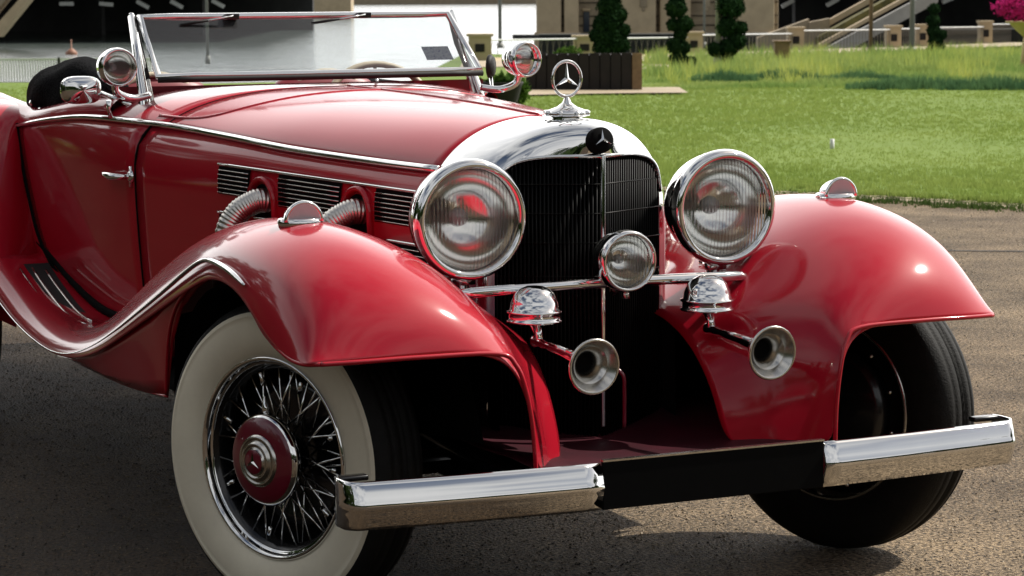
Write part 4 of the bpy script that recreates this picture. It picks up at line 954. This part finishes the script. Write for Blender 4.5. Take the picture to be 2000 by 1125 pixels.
# ---- windscreen
T0, T1 = Vector((.517, 1.818, 1.368)), Vector((.512, 1.612, 1.200))
ws = empty('windscreen', (0, 0, 0), car)
def wp(x, t, off=0):   # t 0 bottom .. 1 top
    return Vector((x, T1.y+(T0.y-T1.y)*t-off*.63, T1.z+(T0.z-T1.z)*t+off*.77))
bow = lambda x: -.028*(1-(x/.52)**2)
fr2 = []
xt, xb = .500, .512
loop = [(-xb, 0)]+[(x, 0) for x in np.linspace(-.4, .4, 7)]+[(xb, 0), (xt, 1)]+[(x, 1) for x in np.linspace(.4, -.4, 7)]+[(-xt, 1)]
def wb(x, t, off=0): p = wp(x, t, off); p.y += bow(x)*.6; return p
MB().tube([wb(x, t) for x, t in loop], .0105, 10, closed=True).out('windscreen_frame', M['chrome'], ws)
rows = [[wb(x*(xb*(1-t)+xt*t), t) for x in np.linspace(-.985, .985, 11)] for t in (.03, .5, .97)]
MB().grid(rows).out('windscreen_glass', M['glass'], ws)
MB().tube([wb(x, -.06) for x in np.linspace(-xb-.005, xb+.005, 11)], .0065, 8, flat=1.3).out('windscreen_seal', M['rubber'], ws)
for sx in (-1, 1):
    MB().tube([(sx*.514, 1.70, 1.19), (sx*.510, 1.78, 1.28), (sx*.508, 1.832, 1.372)], [.006, .007, .006], 8).out('frame_arm', M['rubber'], ws)
    p0, p1 = Vector((sx*.537, 1.635, 1.062)), Vector((sx*.520, 1.832, 1.370))
    pp = MB(); pp.tube([p0, p0.lerp(p1, .12), p0.lerp(p1, .5), p1], [.024, .020, .015, .011], 10, flat=1.25); pp.out('windscreen_post', M['chrome'], ws)
    MB().tube([p0+Vector((-sx*.02, -.01, .01)), p0.lerp(p1, .45)+Vector((-sx*.016, -.012, 0)), p1], [.007, .005, .004], 8).out('post_edge', M['satin'], ws)
    MB().lathe([(0, .012), (.007, .01), (.008, 0)], p1, (0, 0, 1), 12).out('post_finial', M['chrome'], ws)
for x, dx in ((.5*(-.45), -.13), (.221-.02, -.14)):
    w_ = empty('wiper', wb(x, 1.0), ws)
    MB().box((0, -.022, .0), (.040, .030, .018)).out('wiper_motor', M['black'], w_, bevel=.003)
    MB().tube([(0, -.036, .002), (dx*.6, -.034, -.012)], .0028, 6).out('wiper_arm', M['chrome'], w_)
    MB().tube([(dx*.35, -.032, -.006), (dx*1.25, -.026, -.024)], .0045, 6).out('wiper_blade', M['rubber'], w_)
# permit sticker on the glass
p = wb(.41, .36, .0); st = mesh('windscreen_sticker', [p+Vector((-.045, -.004, -.03)), p+Vector((.045, -.004, -.03)), p+Vector((.045, .042, .01)), p+Vector((-.045, .042, .01))], [(0, 1, 2, 3)], mat('sticker_paper', (.72, .74, .82), .6, col2=(.25, .28, .5), scale=120, thresh=(.35, .5)), ws, smooth=False)
# spotlights on the posts, mirrors
for sx in (-1, 1):
    sp = lamp('spotlight', (sx*.645, 1.575, 1.230), ((.18 if sx > 0 else .05), -1, 0), .054, .075, .01, n=40, lensm='clearlens')
    MB().tube(spline([(0, .03, -.04), (-sx*.01, .04, -.075), (-sx*.06, .05, -.092), (-sx*.115, .07, -.085)], 5), .011, 10).out('spotlight_arm', M['chrome'], sp)
mr = empty('door_mirror', (-.690, 1.80, 1.158), car)
sh = MB(); rows = []
for t in np.linspace(0, 1, 8):
    s_ = (1-t**4)**.5 if t < 1 else 0.02; row = []
    for a in np.linspace(0, 2*PI, 32, endpoint=False):
        cx, cz = math.cos(a), math.sin(a)
        q = (abs(cx)**3.2+abs(cz)**3.2)**(-1/3.2)
        row.append((.060*q*cx*s_, -.034*t, .041*q*cz*s_))
    row.append(row[0]); rows.append(row)
MB().grid(rows).out('mirror_shell', M['chrome'], mr)
MB().tube([(.06, -.01, -.01), (.10, -.05, -.03), (.13, -.10, -.05)], .007, 8).out('mirror_arm', M['chrome'], mr)
mr2 = empty('door_mirror', (.610, 1.74, 1.205), car)
MB().lathe([(0, -.012), (.03, -.01), (.037, 0), (.036, .006), (0, .006)], (0, 0, 0), (-.75, .65, 0), 24).out('mirror_shell', M['rubber'], mr2)
MB().tube([(0, 0, -.03), (-.01, -.03, -.06), (-.05, -.05, -.085)], .006, 8).out('mirror_arm', M['chrome'], mr2)
MB().tube([(-.66, 1.60, 1.085), (-.668, 1.595, 1.11), (-.668, 1.59, 1.135)], [.007, .005, .008], 8).out('door_catch', M['chrome'], car)
# ---- interior
MB().grid([[(x, 1.775, z) for x in (-.60, 0, .60)] for z in (.85, 1.165)]).out('dashboard', M['leather'], car)
def cushion(name, c, d, m, par=car, e=2.6):
    v = []; f = []; n, k = 24, 12
    for i in range(k+1):
        ph = -PI/2+PI*i/k
        for j in range(n):
            th = 2*PI*j/n; s = lambda q: math.copysign(abs(q)**(2/e), q)
            v.append((c[0]+d[0]/2*s(math.cos(ph))*s(math.cos(th)), c[1]+d[1]/2*s(math.cos(ph))*s(math.sin(th)), c[2]+d[2]/2*s(math.sin(ph))))
    for i in range(k):
        for j in range(n): f.append((i*n+j, i*n+(j+1) % n, (i+1)*n+(j+1) % n, (i+1)*n+j))
    return mesh(name, v, f, m, par)
for x in (-.29, .29):
    s_ = empty('seat', (x, 2.35, .6), car)
    cushion('backrest', (0, 0, .28), (.54, .16, .60), M['leather'], s_)
    cushion('seat_cushion', (0, -.28, .02), (.46, .5, .18), M['leather'], s_)
    MB().tube([(.19*math.cos(a), -.03, .36+.22*math.sin(a)) for a in np.linspace(0.1, PI-.1, 16)], .010, 8).out('seat_piping', M['cream'], s_)
stw = empty('steering_wheel', (.33, 1.95, 1.045), car)
MB().tube([(.19*math.cos(a), .06*math.sin(a), .165*math.sin(a)) for a in np.linspace(0, 2*PI, 40, endpoint=False)], .011, 8, closed=True).out('steering_rim', M['cream'], stw)
for a in (PI/2, PI*1.17, -PI*.17):
    MB().tube([(0, 0, 0), (.19*math.cos(a), .06*math.sin(a), .165*math.sin(a))], .006, 6).out('steering_spoke', M['chrome'], stw)
MB().grid([[(x, 2.62, z) for x in (-.6, 0, .6)] for z in (.5, 1.08)]).out('rear_bulkhead', M['leather'], car)
mesh('cockpit_floor', [(-.6, 1.7, .45), (.6, 1.7, .45), (.62, 2.7, .45), (-.62, 2.7, .45)], [(0, 1, 2, 3)], M['blackmat'], car)
# folded hood (soft top): lumpy roll round the back of the cockpit
ft = empty('folded_soft_top', (0, 0, 0), car)
path = spline([(-.56, 1.90, 1.135), (-.565, 2.15, 1.140), (-.57, 2.38, 1.125), (-.55, 2.58, 1.07), (-.42, 2.74, 1.06), (-.2, 2.78, 1.04), (.2, 2.78, 1.04), (.42, 2.74, 1.06), (.55, 2.60, 1.08), (.57, 2.42, 1.08), (.56, 2.3, 1.08)], 8)
fm = MB(); n = 20; v = []; rng = random.Random(3)
for i, p in enumerate(path):
    t = i/(len(path)-1); s = min(1, 6*min(t, 1-t)+.45)
    a_, b_ = .09*s+.01, (.10 if p.x < -.3 else .06)*s
    for k in range(n):
        a = 2*PI*k/n; w_ = 1+.07*math.sin(3*a+i*.35)+.05*math.sin(5*a-i*.5)+rng.uniform(-.02, .02)
        v.append((p.x+a_*w_*math.cos(a), p.y, p.z+b_*w_*math.sin(a)))
f = [(i*n+k, i*n+(k+1) % n, (i+1)*n+(k+1) % n, (i+1)*n+k) for i in range(len(path)-1) for k in range(n)]+[tuple(range(n))[::-1], tuple((len(path)-1)*n+k for k in range(n))]
mesh('top_fabric', v, f, M['cloth'], ft, sub=1)
for yy, zz in ((2.44, 1.095), (2.34, 1.075), (2.20, 1.085)):
    MB().lathe([(0, .008), (.008, .006), (.010, 0)], (-.662, yy, zz), (-1, -.3, .2), 10).out('top_stud', M['chrome'], ft)
